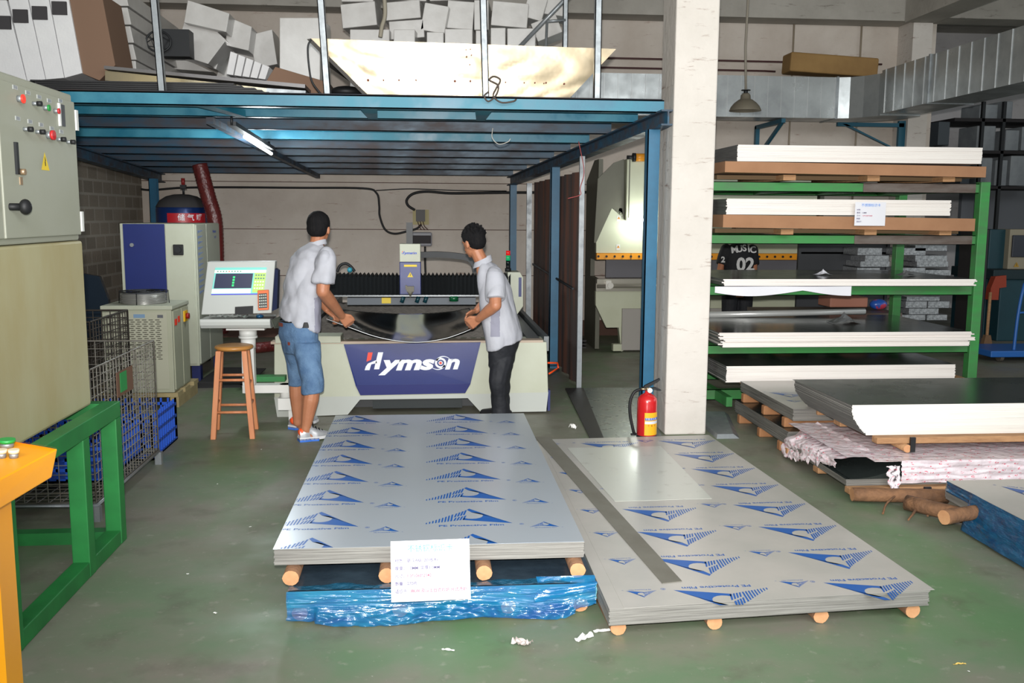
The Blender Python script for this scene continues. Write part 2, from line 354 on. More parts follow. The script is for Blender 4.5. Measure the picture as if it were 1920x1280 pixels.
# ------------------------------------------------------------------ sheet metal stacks on the floor
edge_grey = mat('sheet_edges_grey', (150, 148, 143), .5, .2, (100, 98, 94), 1, .75, stretch=(3, 3, 170))
edge_white = mat('sheet_edges_bright', (232, 226, 220), .55, .1, (190, 176, 168), 1, .6, stretch=(1.2, 1.2, 190), lo=.5, hi=.7)
edge_dark = mat('sheet_edges_dark', (136, 134, 128), .5, .2, (86, 85, 82), 1, .8, stretch=(3, 3, 160))
film = mat('filmed_sheet', (176, 184, 192), .28, .25, (172, 178, 182), 1.5, .5, coat=.15)
film2 = mat('filmed_sheet_dusty', (188, 184, 178), .32, .2, (168, 168, 162), 2.5, .6, coat=.1)
print_blue = mat('film_print', (14, 84, 160), .35)
mirror = mat('bare_stainless', (130, 134, 132), .18, .9, (110, 112, 110), 3, .5, rvar=.05)
edge_end = mat('sheet_edges_end', (124, 124, 122), .5, .4, (84, 84, 84), 1, .7, stretch=(3, 3, 150))  # greyer tone for the left and right ends of the stacks
bluefilm = mat('blue_stretch_film', (10, 122, 164), .14, 0, (6, 74, 146), 3, .9, bump=.4, bs=7, coat=.7, stretch=(1.6, 6, 8))
ntx, Nx, Lx, px = nodes(bluefilm); px.inputs['Alpha'].default_value = .66
def slabs(b, x0, x1, y0, y1, z0, z1, n, jit=.006, m=0, mt=1, skew=0, jx=None, me_=None):
    h = (z1-z0)/n
    for i in range(n):
        jx_ = jit if jx is None else jx
        a, c, d, e = (random.uniform(-jx_, jx_), random.uniform(-jx_, jx_), random.uniform(-jit, jit), random.uniform(-jit, jit))
        za, zb_ = z0+i*h, z0+(i+1)*h*.999-(i)*h*.0 if False else z0+i*h+h*.96
        P = [(x0+a, y0+d), (x1+c, y0+d+skew), (x1+c, y1+e+skew), (x0+a, y1+e)]
        b.hexa([(p[0], p[1], za) for p in P]+[(p[0], p[1], zb_) for p in P], m)
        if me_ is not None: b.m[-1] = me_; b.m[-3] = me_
    b.add([(p[0], p[1], z1) for p in P], [(0, 1, 2, 3)], mt)
    return P
def clip(b, x0, x1, y0, y1):      # keep what lies on the sheet
    bm = bmesh.new(); vs = [bm.verts.new(v) for v in b.v]
    for f, m in zip(b.f, b.m):
        try: q = bm.faces.new([vs[i] for i in f]); q.material_index = m
        except ValueError: pass
    for co, no in (((x0, 0, 0), (-1, 0, 0)), ((x1, 0, 0), (1, 0, 0)), ((0, y0, 0), (0, -1, 0)), ((0, y1, 0), (0, 1, 0))):
        bmesh.ops.bisect_plane(bm, geom=bm.verts[:]+bm.edges[:]+bm.faces[:], plane_co=co, plane_no=no, clear_outer=True)
    o = B(); bm.verts.index_update(); o.v = [v.co.copy() for v in bm.verts]
    for f in bm.faces: o.f.append([v.index for v in f.verts]); o.m.append(f.material_index); o.sm.append(False)
    bm.free(); return o
def join(b, c):
    b.add(c.v, [], 0); o = len(b.v)-len(c.v)
    for f, m, s in zip(c.f, c.m, c.sm): b.f.append([i+o for i in f]); b.m.append(m); b.sm.append(s)
def logo(b, o, w, rot, m, words=True):
    c, s = math.cos(rot), math.sin(rot); X = Vector((c, s, 0)); Y = Vector((-s, c, 0)); O = Vector(o)
    P = lambda x, y: O+X*x*w+Y*y*w
    arc = [(.55+.13*math.cos(a), .30+.12*math.sin(a)) for a in [math.radians(225+i*(225/10)) for i in range(11)]]
    pts = [(.46, .19)]+arc+[(.5, .52), (.53, .56)]
    n = len(pts); tipi = n; lo = [(.44, .15), (.62, .10), (.8, .05), (1, 0), (.8, .22), (.66, .40)]
    outer = lo; N = [P(*p) for p in pts+outer]
    # wedge strip between the bite and the outer edge
    seq_in = pts; k = len(seq_in)-1; j = len(outer)-1
    ring_out = [outer[min(j, int(i*(j+1)/(k+1)))] for i in range(k+1)]
    b.add([P(*p) for p in seq_in]+[P(*p) for p in ring_out], [(i, i+1, k+1+i+1, k+1+i) for i in range(k)], m)
    for i in range(13):
        x = .0+.45*((i+.5)/13); wd = .015+.010*i/13; y0 = .02+.13*x/.44; y1 = .055+.47*(x/.46)**1.1
        sh = .035*(i/13)
        if i < 9: segs = [(y0, y1)]
        else: segs = [(y0, y0+(y1-y0)*.42), (y0+(y1-y0)*.5, y1)]
        for q, (ya_, yb_) in enumerate(segs):
            dx = q*.012
            b.quad(P(x+dx, ya_), P(x+wd+dx, ya_+.01), P(x+wd+sh+dx, yb_+.015), P(x+sh+dx, yb_), m)
    if words:
        M = Matrix.Translation(P(.53, -.045)) @ Matrix.Rotation(rot, 4, 'Z')
        text(b, 'PE Protective Film', w*.078, M, m, sx=1.28, bold=.022)
        text(b, '\u00ae', w*.07, Matrix.Translation(P(1.1, -.04)) @ Matrix.Rotation(rot, 4, 'Z'), m)
# left upper stack
K2 = 1.023; ZU = .27
st = thing('sheet_metal_stack', 'upper left stack of filmed sheets printed with blue arrows, white card on its front', 'sheet stack', (0, 4.8, .232))
b = B(); slabs(b, -.612*K2, .615*K2, 3.6*K2, 6.07*K2, .202, .269, 14, .0025); b.done('sheets', [edge_grey, film], st)
P_ = [(-.616*K2, 3.598*K2), (.614*K2, 3.6*K2), (.618*K2, 6.07*K2), (-.615*K2, 6.075*K2)]
b = B(); b.hexa([(p[0], p[1], .2692) for p in P_]+[(p[0], p[1], .27) for p in P_], 0)
q = B()
for k in range(-1, 8):
    y = (3.845+.3335*k)*K2; z = .2704
    logo(q, (-.028*K2, y, z), .384, 0, 1); logo(q, (-.678*K2, y, z), .384, 0, 1)
    logo(q, (-.255*K2, y-.077, z), .128, 0, 1); logo(q, (.415*K2, y-.061, z), .128, 0, 1)
q = clip(q, -.613*K2, .612*K2, 3.601*K2, 6.07*K2); join(b, q); b.done('top_sheet', [film, print_blue], st, weld=False)
# lower wrapped stack
lw = thing('wrapped_sheet_stack', 'sheet stack wrapped in crumpled blue stretch film under the left arrow printed stack', 'sheet stack', (.05, 4.7, .066))
slate = mat('dark_wrapped_top', (62, 78, 90), .3, .2, (40, 52, 64), 5, .8, coat=.4, bump=.3, bs=9)
FY = 3.575
b = B(); slabs(b, -.56, .665, FY, 6.0, .066, .133, 8, .002); b.done('sheets', [mat('teal_sheet_edge', (120, 176, 186), .35, .2, (90, 150, 160), 3, .5, stretch=(1, 1, 60)), slate], lw)
def lerp_tab(t, x):
    for (a, p), (c, q_) in zip(t, t[1:]):
        if x <= c: return p+(q_-p)*max(0, (x-a)/(c-a))**1
    return t[-1][1]
HB = [(-.57, .020), (-.44, .016), (-.38, .004), (-.1, .004), (.04, .022), (.2, .034), (.33, .02), (.45, .004), (.53, .006), (.60, .04), (.66, .05)]
def film_fn(u, v):
    x = -.565+1.225*u; w = noise.noise(Vector((x*3.5, v*2.2, 3.1))); w2 = noise.noise(Vector((x*7, v*14, 7))); w3 = noise.noise(Vector((x*22, v*9, 1)))
    zb2 = lerp_tab(HB, x)+.010*w3*(v > .7)
    z = .1345+(zb2-.1345)*v+.002*w2*v; low = max(0, v-.5)*2
    y = FY-.004-.012*abs(w2)*min(1, v*4)-low*(.045+.035*w+.02*w3)*(1 if -.45 < x < .58 else .25)
    return (x+.01*w*v, y, max(z, .003+.006*abs(w3)))
b = B(); b.grid(film_fn, 170, 40); b.done('film', bluefilm, lw, weld=False)
b = B(); b.grid(lambda u, v: (-.56+1.21*u, FY+.001+(.05+.05*noise.noise(Vector((u*9, 2, 0))))*v, .1365+.004*abs(noise.noise(Vector((u*18, v*3, 0))))), 90, 6); b.done('film_flap', mat('clear_film', (40, 100, 130), .15, 0, (24, 60, 84), 8, .8, bump=.6, bs=20, coat=.6), lw, weld=False)
b = B()
def film2_fn(u, v):
    x = .42+.24*u; w = noise.noise(Vector((x*9, v*3, 9)))
    return (x+.02*w, FY+.03-.055*v-.015*w, .155-.085*v*(1-.5*u)+.010*w)
b.grid(film2_fn, 24, 16); b.done('film_flap', bluefilm, lw, weld=False)
def log(name, label, x, y0, y1, z, r, group, x2=None, ax='y', end=True):
    x2 = x if x2 is None else x2; b = B(); n = 14
    a, c = Vector((x, y0, z)), Vector((x2, y1, z))
    pts = [a.lerp(c, i/10) for i in range(11)]
    d = (c-a).normalized(); s1 = d.cross(Vector((0, 0, 1)))
    rings = []
    for i, p in enumerate(pts):
        for j in range(n):
            t = 2*PI*j/n; rr = r*(1+.10*noise.noise(Vector((math.cos(t)*1.5+x*9, math.sin(t)*1.5+y0, i*.7))))
            rings.append(p+s1*math.cos(t)*rr+Vector((0, 0, 1))*math.sin(t)*rr*.97)
    b.add(rings, [(i*n+j, i*n+(j+1) % n, (i+1)*n+(j+1) % n, (i+1)*n+j) for i in range(10) for j in range(n)], 0, True)
    b.add(rings[:n], [tuple(range(n))], 1); b.add(rings[-n:], [tuple(range(n))], 1)
    return tag(b.done(name, [logm, logend]), label, 'log', group)
for x, w_ in ((-.543, 'far left'), (-.173, 'second from left'), (.209, 'third from left'), (.582, 'far right')):
    log('log', 'bearer log with pale cut end under the upper arrow printed stack, %s' % w_, x*K2, 3.625, 6.1, .1685, .032, 'logs under the upper left stack', x+random.uniform(-.03, .03))
for x, w_ in ((-.52, 'far left'), (-.125, 'second from left'), (.31, 'third from left'), (.605, 'far right')):
    log('log', 'log seen through blue film under the lower wrapped stack, %s' % w_, x, 3.60, 5.9, .033, .031, 'logs under the wrapped stack', x+random.uniform(-.03, .03))
# right stack
st = thing('sheet_metal_stack', 'low stack of stainless sheets with blue arrows printed upside down, in front of the column', 'sheet stack', (1.3, 4.6, .1))
K3 = 1.028; P0 = [(x*K3, y*K3) for x, y in ((.651, 3.236), (1.925, 3.325), (1.822, 5.91), (.667, 5.834))]; ZR = .13
b = B(); n = 12
for i in range(n):
    z0 = .063+i*.0662/n; z1 = z0+.064/n; j = [random.uniform(-.004, .004) for _ in range(4)]
    P = [(P0[0][0]+j[0], P0[0][1]+j[1]), (P0[1][0]+j[2], P0[1][1]+j[1]), (P0[2][0]+j[2], P0[2][1]+j[3]), (P0[3][0]+j[0], P0[3][1]+j[3])]
    b.hexa([(p[0], p[1], z0) for p in P]+[(p[0], p[1], z1) for p in P], 0)
b.done('sheets', [edge_grey], st)
P1_ = [(x*K3, y*K3) for x, y in ((.706, 3.24), (1.945, 3.322), (1.83, 5.92), (.70, 5.86))]
b = B(); b.hexa([(p[0], p[1], .1292) for p in P0]+[(p[0], p[1], .1298) for p in P0], 0)
b.hexa([(p[0], p[1], .1299) for p in P1_]+[(p[0], p[1], .1307) for p in P1_], 0)
q = B(); z = .1310
for k in range(0, 9):
    y = 3.40+.3365*k
    logo(q, ((1.305+.002*k)*K3, y*K3, z), .385, PI+.02, 1); logo(q, ((1.915-.012*k)*K3, (y+.03)*K3, z), .385, PI+.02, 1)
    if k < 8: logo(q, ((.865-.006*k)*K3, y*K3, z), .123, PI+.02, 1); logo(q, ((1.49-.008*k)*K3, (y+.05)*K3, z), .123, PI+.02, 1)
q = clip(q, .72, 1.95, 3.33, 6.04); join(b, q); b.done('top_sheet', [film2, print_blue], st, weld=False)
for x, w_ in ((.715, 'far left'), (1.10, 'second from left'), (1.54, 'third from left'), (1.93, 'far right')):
    log('log', 'rough log with orange cut end under the low printed stack, %s' % w_, x, 3.375+(x-.7)*.055, 5.8, .0315, .0305, 'logs under the low right stack', x-.05)
V3 = lambda L_, z: [(x*K3, y*K3, z) for x, y in L_]
S_ = [(.675, 5.93), (.775, 5.90), (.986, 3.47), (.903, 3.455)]; b = B(); b.hexa(V3(S_, .1322)+V3(S_, .1345))
tag(b.done('metal_strip', mat('dull_zinc', (128, 126, 116), .5, .35, (112, 108, 98), 5, .6)), 'long narrow dull grey metal strip lying across the low printed stack', 'metal strip')
b = B(); S_ = [(.925, 4.52), (1.43, 4.535), (1.436, 5.63), (.845, 5.625)]; b.hexa(V3(S_, .1318)+V3(S_, .1330))
tag(b.done('blank_sheet', mat('worn_white_sheet', (196, 198, 190), .3, .15, (150, 148, 138), 9, .5, coat=.1, lo=.58, hi=.72)), 'plain unprinted offcut sheet on top of the low printed stack', 'metal sheet')
# card on the left stack
def card(name, label, M, w, h, lines, title, tsz, sz, ink, ink2):
    b = B(); n = 10
    for i in range(n):
        for j in range(6):
            f = lambda i, j: M @ Vector((-w/2+w*i/n, -h/2+h*j/6, .004*math.sin(i/n*3)))
            b.add([f(i, j), f(i+1, j), f(i+1, j+1), f(i, j+1)], [(0, 1, 2, 3)], 0, True)
    z = .0075; text(b, title, tsz, M @ Matrix.Translation((0, h*.36, z)), 1)
    for k, (s, red) in enumerate(lines):
        x = -w*.45; y = h*(.17-.125*k)
        if isinstance(s, tuple):
            text(b, s[0], sz, M @ Matrix.Translation((x, y, z)), 2, align='LEFT', bold=.008); text(b, s[1], sz, M @ Matrix.Translation((x+w*s[2], y, z)), 3, align='LEFT', bold=.008)
        else: text(b, s, sz, M @ Matrix.Translation((x, y, z)), 3 if red else 2, align='LEFT', bold=.008)
    o = b.done(name, [paper, mat('ink_sky', (70, 140, 220), .7), mat('ink_violet', (70, 60, 110), .7), mat('ink_pink', (190, 50, 90), .7)], weld=False)
    return tag(o, label, 'sign')
M = frame((.0, 3.545, .222), (1, .01, .012), (.0, -.10, 1))
M = Matrix.Translation((0, 0, 0)) @ frame((-.002, 3.545, .218), (1, .0, .014), (0, .3, 1))
LN = [('材质：联众A级  201板料', 0), ('厚度：1.2MM  实厚1.0MM', 0), (('尺寸：', '1.0*1060*2340', .15), 1), ('数量：270片', 0), (('适应于：', '8KW 及以上台式炒炉 台式汤炉', .2), 1)]
card('sign_card', 'white paper card with blue and red writing on the front of the left stack', M, .309, .232, LN, '不锈钢标识卡', .030, .0158, 1, 1)

# ------------------------------------------------------------------ stacks at the right
darksheet = mat('dark_stainless', (84, 94, 92), .25, .75, (66, 76, 74), 2.5, .6, rvar=.06)
def crosslogs(label, xs, y0, y1, z, r, g, words):
    for x, w_ in zip(xs, words): log('log', label % w_, x, y0, y1, z, r, g, x)
st = thing('sheet_metal_stack', 'grey sheet stack with two arrow prints, upper of the pair beside the green rack foot', 'sheet stack', (3.6, 6.6, .24))
b = B(); slabs(b, 2.44, 4.95, 6.02, 7.1, .235, .315, 10, .004); q = B(); logo(q, (2.78, 6.55, .3155), .3, 2.9, 2); logo(q, (2.62, 6.3, .3155), .12, 2.9, 2); join(b, q)
b.done('sheets', [edge_dark, film2, print_blue], st, weld=False)
st = thing('sheet_metal_stack', 'grey sheet stack lowest on the floor beside the green rack foot', 'sheet stack', (3.6, 6.6, .07))
b = B(); slabs(b, 2.40, 4.9, 6.0, 7.1, .07, .165, 12, .004); b.done('sheets', [edge_dark, darksheet], st)
for y, w_ in ((7.0, 'rear'), (6.55, 'middle'), (6.15, 'front')):
    for z, r, lv in ((.035, .030, 'on the floor under the lowest grey sheet stack'), (.2, .030, 'between the two grey sheet stacks')):
        b = B(); b.box(2.42 if z > .1 else 2.395, 4.8, y-.028, y+.028, z-r-.004, z+r+.004, 0); o = b.done('bearer', mat('old_bearer', (160, 112, 74), .8, 0, (120, 80, 52), 7, .7), bevel=.008)
        tag(o, 'square wood bearer %s, %s one' % (lv, w_), 'wood bearer', 'bearers of the grey stacks')
st = thing('sheet_metal_stack', 'thick dark topped stainless sheet stack with blazing white front edges at right', 'sheet stack', (3.9, 5.7, .3))
b = B(); n = 22
for i in range(n):
    z0 = .315+i*.185/n; z1 = z0+.178/n; t = i/n; a = .06*(1-t)+.012*math.sin(i*1.7) - (.03*math.sin(t*3.1)); a = .05-.10*math.sin(min(1, t*1.25)*PI/2)+random.uniform(-.004, .004)
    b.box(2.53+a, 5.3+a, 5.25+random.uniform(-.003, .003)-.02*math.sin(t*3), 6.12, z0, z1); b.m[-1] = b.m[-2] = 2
b.add([(2.48, 5.25, .5), (5.25, 5.25, .5), (5.25, 6.12, .5), (2.46, 6.12, .5)], [(0, 1, 2, 3)], 1)
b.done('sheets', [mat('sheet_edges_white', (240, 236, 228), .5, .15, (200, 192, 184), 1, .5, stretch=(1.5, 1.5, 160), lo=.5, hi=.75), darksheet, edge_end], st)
pl = thing('pallet', 'raw wood pallet between dark topped stack and white paper wrapped stack', 'pallet', (3.9, 5.7, .26))
b = B(); b.box(2.62, 5.2, 5.19, 5.26, .275, .314); b.done('deck_board', wood, pl, bevel=.006)
for y in (5.7, 6.05): b = B(); b.box(2.6, 5.2, y-.05, y+.05, .275, .314); b.done('deck_board', wood, pl, bevel=.006)
for x in (2.80, 4.0, 5.0): b = B(); b.cyl((x, 5.17, .2505), (x+.02, 6.1, .2505), .024, m=0, mcap=1, n=12); b.done('bearer', [wood, logend], pl)
b = B(); b.box(2.815, 2.845, 5.165, 5.182, .23, .318); b.done('strap', black, pl)
# paper wrapped stack
pw = mat('printed_wrap', (228, 216, 220), .35, 0, (206, 190, 196), 10, .6, bump=.8, bs=14, coat=.3)
def redprint(m):
    nt, N, L, p = nodes(m); src = p.inputs['Base Color'].links[0].from_socket
    tc = N.new('ShaderNodeTexCoord'); v = N.new('ShaderNodeTexVoronoi'); v.feature = 'F1'; v.inputs['Scale'].default_value = 30; v.inputs['Randomness'].default_value = .75
    mp = N.new('ShaderNodeMapping'); mp.inputs['Scale'].default_value = (.8, 1.0, 1.7); mp.inputs['Rotation'].default_value = (.2, .3, .5)
    L.new(tc.outputs['Object'], mp.inputs[0]); L.new(mp.outputs[0], v.inputs['Vector'])
    a = N.new('ShaderNodeMath'); a.operation = 'LESS_THAN'; a.inputs[1].default_value = .30; L.new(v.outputs['Distance'], a.inputs[0])
    n = N.new('ShaderNodeTexNoise'); n.inputs['Scale'].default_value = 150; L.new(mp.outputs[0], n.inputs['Vector'])
    g = N.new('ShaderNodeMath'); g.operation = 'GREATER_THAN'; g.inputs[1].default_value = .53; L.new(n.outputs[0], g.inputs[0])
    u = N.new('ShaderNodeMath'); u.operation = 'MULTIPLY'; L.new(a.outputs[0], u.inputs[0]); L.new(g.outputs[0], u.inputs[1])
    x = N.new('ShaderNodeMix'); x.data_type = 'RGBA'; L.new(u.outputs[0], x.inputs[0]); L.new(src, x.inputs[6]); x.inputs[7].default_value = (*sl((206, 70, 96)), 1)
    L.new(x.outputs[2], p.inputs['Base Color'])
redprint(pw)
st = thing('wrapped_sheet_stack', 'sheet stack in torn white paper with red print under the thick dark stack', 'sheet stack', (3.8, 5.5, .08))
b = B(); slabs(b, 2.37, 5.2, 5.03, 5.95, .075, .115, 5, .004, jx=.006); slabs(b, 2.70, 5.2, 5.03, 5.95, .117, .218, 10, .004, jx=.012); b.done('sheets', [edge_dark, darksheet], st)
b = B()      # curled dark sheet at the torn corner
b.grid(lambda u, v: (2.385+.02*v+.34*u, 5.02+.92*v, .118+.103*(u**2.4)), 20, 6); b.grid(lambda u, v: (2.385+.34*u, 5.018, .117+(.103*(u**2.4)+.002)*v), 20, 2); b.done('curled_sheet', darksheet, st, weld=False)
def wrap_front(u, v):
    x = 2.68+2.6*u; w = noise.noise(Vector((x*5, v*4, 2)))
    z = .2245-.152*v*(1-.15*(1-u))
    tear = .045 if (.12 < u < .24 and .45 < v < .8) else 0
    return (x, 5.005-.02*abs(math.sin(v*9+w*3))*.6-.012*w, z+.006*w)
b = B(); b.grid(wrap_front, 110, 20); b.grid(lambda u, v: (2.52+2.7*u, 5.0+.98*v, .221+.004*noise.noise(Vector((u*20, v*9, 4)))), 80, 12)
b.done('paper_wrap', pw, st, weld=False)
def wrap_side(u, v):     # ragged flap over the left end
    y = 5.16+.82*u; w = noise.noise(Vector((y*9, v*5, 5))); w2 = noise.noise(Vector((y*30, 0, 5))); w3 = noise.noise(Vector((y*16, v*13, 8)))
    L_ = .07+.15*u**1.2+.035*w2
    return (2.60-.24*min(1, v*2.2)-.02*w-.012*w3, y, max(.02, .230-L_*v**1.1*1.15+.012*w3))
b = B(); b.grid(wrap_side, 70, 22); b.grid(lambda u, v: (2.40+.34*v, 5.10+.90*u, .224+.004*noise.noise(Vector((u*15, v*6, 3)))), 50, 8); b.done('paper_flap', pw, st, weld=False)
def tail(u, v):
    w = noise.noise(Vector((u*5, v*7, 11)))
    return (2.585+.075*u*(1-.5*v)+.03*w+.03*v, 4.985-.03*v, .20-.19*v+.01*w)
b = B(); b.grid(tail, 10, 24); b.done('paper_tail', pw, st, weld=False)
pl = thing('pallet', 'raw wood pallet on the floor under the white paper wrapped stack', 'pallet', (3.8, 5.5, 0))
b = B(); b.box(2.37, 5.1, 4.98, 5.05, .035, .074); b.done('deck_board', wood, pl, bevel=.006)
b = B(); b.box(2.37, 5.1, 5.42, 5.5, .035, .074); b.done('deck_board', wood, pl, bevel=.006)
b = B(); b.box(2.36, 5.1, 5.9, 5.97, .035, .074); b.done('deck_board', wood, pl, bevel=.006)
for x in (2.80, 4.0): b = B(); b.box(x-.03, x+.05, 4.95, 5.95, 0, .034); b.done('bearer', wood, pl)
b = B(); b.box(2.79, 2.83, 4.935, 4.951, 0, .085); b.done('strap', black, pl)
# blue wrapped stack at right frame edge
st = thing('wrapped_sheet_stack', 'printed sheet stack half wrapped in deep blue film at the right edge', 'sheet stack', (3.4, 4.2, .08))
b = B(); R_ = Matrix.Rotation(.02, 4, 'Z'); slabs(b, 2.765, 4.2, 3.45, 4.68, .10, .2, 9, .004)
q = B(); logo(q, (3.25, 4.40, .2006), .3, 2.6, 2, True); logo(q, (3.5, 3.9, .2006), .3, 2.6, 2, True); join(b, q)
b.done('sheets', [edge_grey, film2, print_blue], st, weld=False)
deepfilm = mat('deep_blue_film', (10, 84, 122), .2, 0, (8, 56, 96), 6, .9, bump=.5, bs=10, coat=.5, stretch=(3, 2, 6))
def dfilm(u, v):
    y = 4.66-1.25*u; w = noise.noise(Vector((y*6, v*4, 2)))
    h = .06 if u < .18 else .20
    return (2.757-.05*v*(u > .18)-.014*w*v, y, max(.012, .203-h*v*(1 if u < .18 else .95)+.004*w))
b = B(); b.grid(dfilm, 80, 20); b.done('film', deepfilm, st, weld=False)
log_i = [(2.36, 4.93, 2.88, 4.86, .045, .04, 'rough floor log in front of the paper wrapped stack'), (2.60, 4.78, 3.3, 3.9, .04, .042, 'bark covered log running diagonally under the blue film stack'),
         (2.54, 4.30, 2.745, 4.37, .115, .038, 'short stripped log poking left from under the blue film stack')]
for x, y, x2, y2, z, r, lb in log_i:
    log('log', lb, x, y, y2, z+.01, r, 'loose logs at right', x2)
log('log', 'round log end at the right edge under the blue film stack', 2.80, 3.70, 3.85, .045, .045, 'loose logs at right', 3.3)
tag(B().tube(curve([(2.66, 4.86, .05), (2.62, 4.72, .03), (2.52, 4.60, .012)]), [.014-.0006*i for i in range(17)], 6).tube(curve([(2.62, 4.90, .07), (2.5, 4.8, .04), (2.44, 4.72, .01)]), .006, 5).tube(curve([(2.7, 4.9, .07), (2.72, 4.76, .03), (2.66, 4.66, .012)]), .006, 5).done('splinters', logm), 'dry splintered twigs sticking out of the log before the wrapped stack', 'twigs')

# ------------------------------------------------------------------ green rack
rk = thing('sheet_rack', 'green steel rack holding sheet stacks right of the column', 'rack', (3.3, 7.9, 0))
YR0, YR1 = 7.28, 8.6
for x, y in ((4.42, YR0), (4.42, YR1), (2.16, YR0+.12), (2.16, YR1)):
    b = B(); b.box(x, x+.08, y, y+.08, 0, 1.885); b.done('post', green_rack, rk, bevel=.004)
for i, (z0, z1) in enumerate(((1.795, 1.872), (1.383, 1.458), (.972, 1.05), (.497, .572), (.06, .15))):
    for y in ((YR0+.03, YR1) if i < 4 else (YR0+.35, YR1)):
        b = B(); b.box(2.16, 4.42, y, y+.006, z0, z1); b.box(2.16, 4.42, y, y+.05, z0, z0+.006); b.box(2.16, 4.42, y, y+.05, z1-.006, z1); b.done('beam', green_rack, rk)
    if i < 2:
        b = B(); b.box(3.45 if i == 0 else 3.40, 4.39, YR0+.024, YR0+.0305, z0+.004, z1-.004); b.done('bare_beam_section', bare_steel, rk)
    for x in (2.4, 3.0, 3.6, 4.2):
        b = B(); b.box(x, x+.05, YR0+.04, YR1, z0+.005, z1-.006); b.done('cross_bar', green_rack, rk)
cream_edge = edge_white
specs = [('sheet_metal_stack', 'white edged sheet stack on the top level of the green rack', 2.36, 4.33, 7.15, 8.3, 2.02, 2.145, 12, .003, 0),
         ('sheet_metal_stack', 'white edged sheet stack behind the violet card on the second rack level', 2.29, 4.10, 7.15, 8.3, 1.615, 1.735, 14, .006, 0),
         ('sheet_metal_stack', 'thin ragged stack of few sheets on the third rack level', 2.27, 4.32, 7.1, 8.35, 1.065, 1.118, 5, .014, .0),
         ('sheet_metal_stack', 'jagged edged sheet stack on the fourth rack level', 2.27, 4.32, 7.1, 8.35, .585, .70, 13, .028, 0),
         ('sheet_metal_stack', 'even white edged sheet stack on the lowest rack level', 2.33, 4.22, 7.13, 8.1, .30, .43, 14, .004, 0)]
for nm, lb, x0, x1, y0, y1, z0, z1, n, j, sk in specs:
    st = thing(nm, lb, 'sheet stack', ((x0+x1)/2, (y0+y1)/2, z0), 'sheet stacks on the rack')
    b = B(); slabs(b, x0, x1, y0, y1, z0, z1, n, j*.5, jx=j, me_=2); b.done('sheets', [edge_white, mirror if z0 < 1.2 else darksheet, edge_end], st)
card_b = mat('cardboard', (160, 118, 86), .85, 0, (136, 96, 68), 3, .5)
for (x0, x1, z0, z1, lb) in ((2.26, 4.36, 1.935, 2.018, 'tan board pallet under the top sheet stack of the rack'), (2.26, 4.30, 1.515, 1.613, 'brown cardboard covered pallet under the second level sheet stack')):
    pl = thing('pallet', lb, 'pallet', (3.2, 7.7, z0-.054))
    b = B(); b.hexa([(x0, 7.13, z0), (x1, 7.13, z0-.02), (x1, 8.35, z0-.02), (x0, 8.35, z0), (x0, 7.13, z1), (x1, 7.13, z1-.02), (x1, 8.35, z1-.02), (x0, 8.35, z1)]); b.done('board', card_b, pl)
    for x in (2.75, 3.43, 4.05): b = B(); b.box(x, x+.10, 7.2, 8.3, z0-.054, z0-.012); b.done('bearer', wood, pl)
    b = B(); b.box(2.27, 4.3, 7.36, 7.44, z0-.045, z0-.012); b.done('slat', mat('old_slat', (110, 88, 62), .8), pl)
# small wood under lowest stack, loose scrap on levels
tag(B().box(2.5, 4.38, 7.13, 8.1, .262, .298).done('board', wood), 'thin wooden board under the lowest white edged rack stack', 'board')
for (x, y, z, s, lb) in ((3.28, 7.6, 1.122, .09, 'pointed white paper scrap standing on the third rack level'), (3.95, 7.5, 1.122, .10, 'crumpled clear film scrap on the third rack level'), (3.55, 7.75, .705, .16, 'crumpled grey foil on the fourth rack level')):
    b = B(); b.grid(lambda u, v: (x+s*(u-.5)*1.6, y+s*(v-.5), z+s*.45*max(0, 1-abs(u-.5)*2.4)*(1-abs(v-.5)*1.2)*(1+.6*noise.noise(Vector((u*6, v*6, x))))), 10, 8, smooth=False)
    tag(b.done('scrap', paper if x < 3.3 else mat('foil', (150, 152, 154), .3, .6), weld=False), lb, 'scrap')
tag(B().grid(lambda u, v: (2.2+1.1*u, 7.085-.012*math.sin(u*11), 1.062-(.03+.045*abs(math.sin(u*4.3+.4)))*v), 30, 3).done('paper_sheet', paper, weld=False), 'loose white paper hanging over the third rack beam', 'paper')
b = B(); b.cyl((2.3, 8.2, .72), (3.95, 8.2, .75), .028, n=12); tag(b.done('steel_tube', mat('pale_tube', (214, 216, 214), .3, .3)), 'pale round tube lying at the back of the fourth rack level', 'tube')
M = frame((3.42, 7.10, 1.625), (1, .0, .0), (0, 0, 1))
LN2 = [('材质：', 0), ('厚度：1.0MM', 0), (('尺寸：', '1.0*1220*2440', .18), 1), ('数量：', 0), (('适应于：', '', .2), 1)]
card('sign_card', 'pale violet paper card hanging on the second level of the green rack', M, .248, .182, LN2, '不锈钢标识卡', .026, .0135, 1, 1)
# surveyed points: where the sight line through frame position (u, v) meets the plane at depth y / side x / height z
def ray(u, v): return fw*1760+rt*(u-960)+dn*(v-640)
EYEV = Vector((0, 0, EYE))
def at(u, v, y): g = ray(u, v); return EYEV+g*(y/g.y)
def atx(u, v, x): g = ray(u, v); return EYEV+g*(x/g.x)
def atz(u, v, z=0): g = ray(u, v); return EYEV+g*((z-EYE)/g.z)
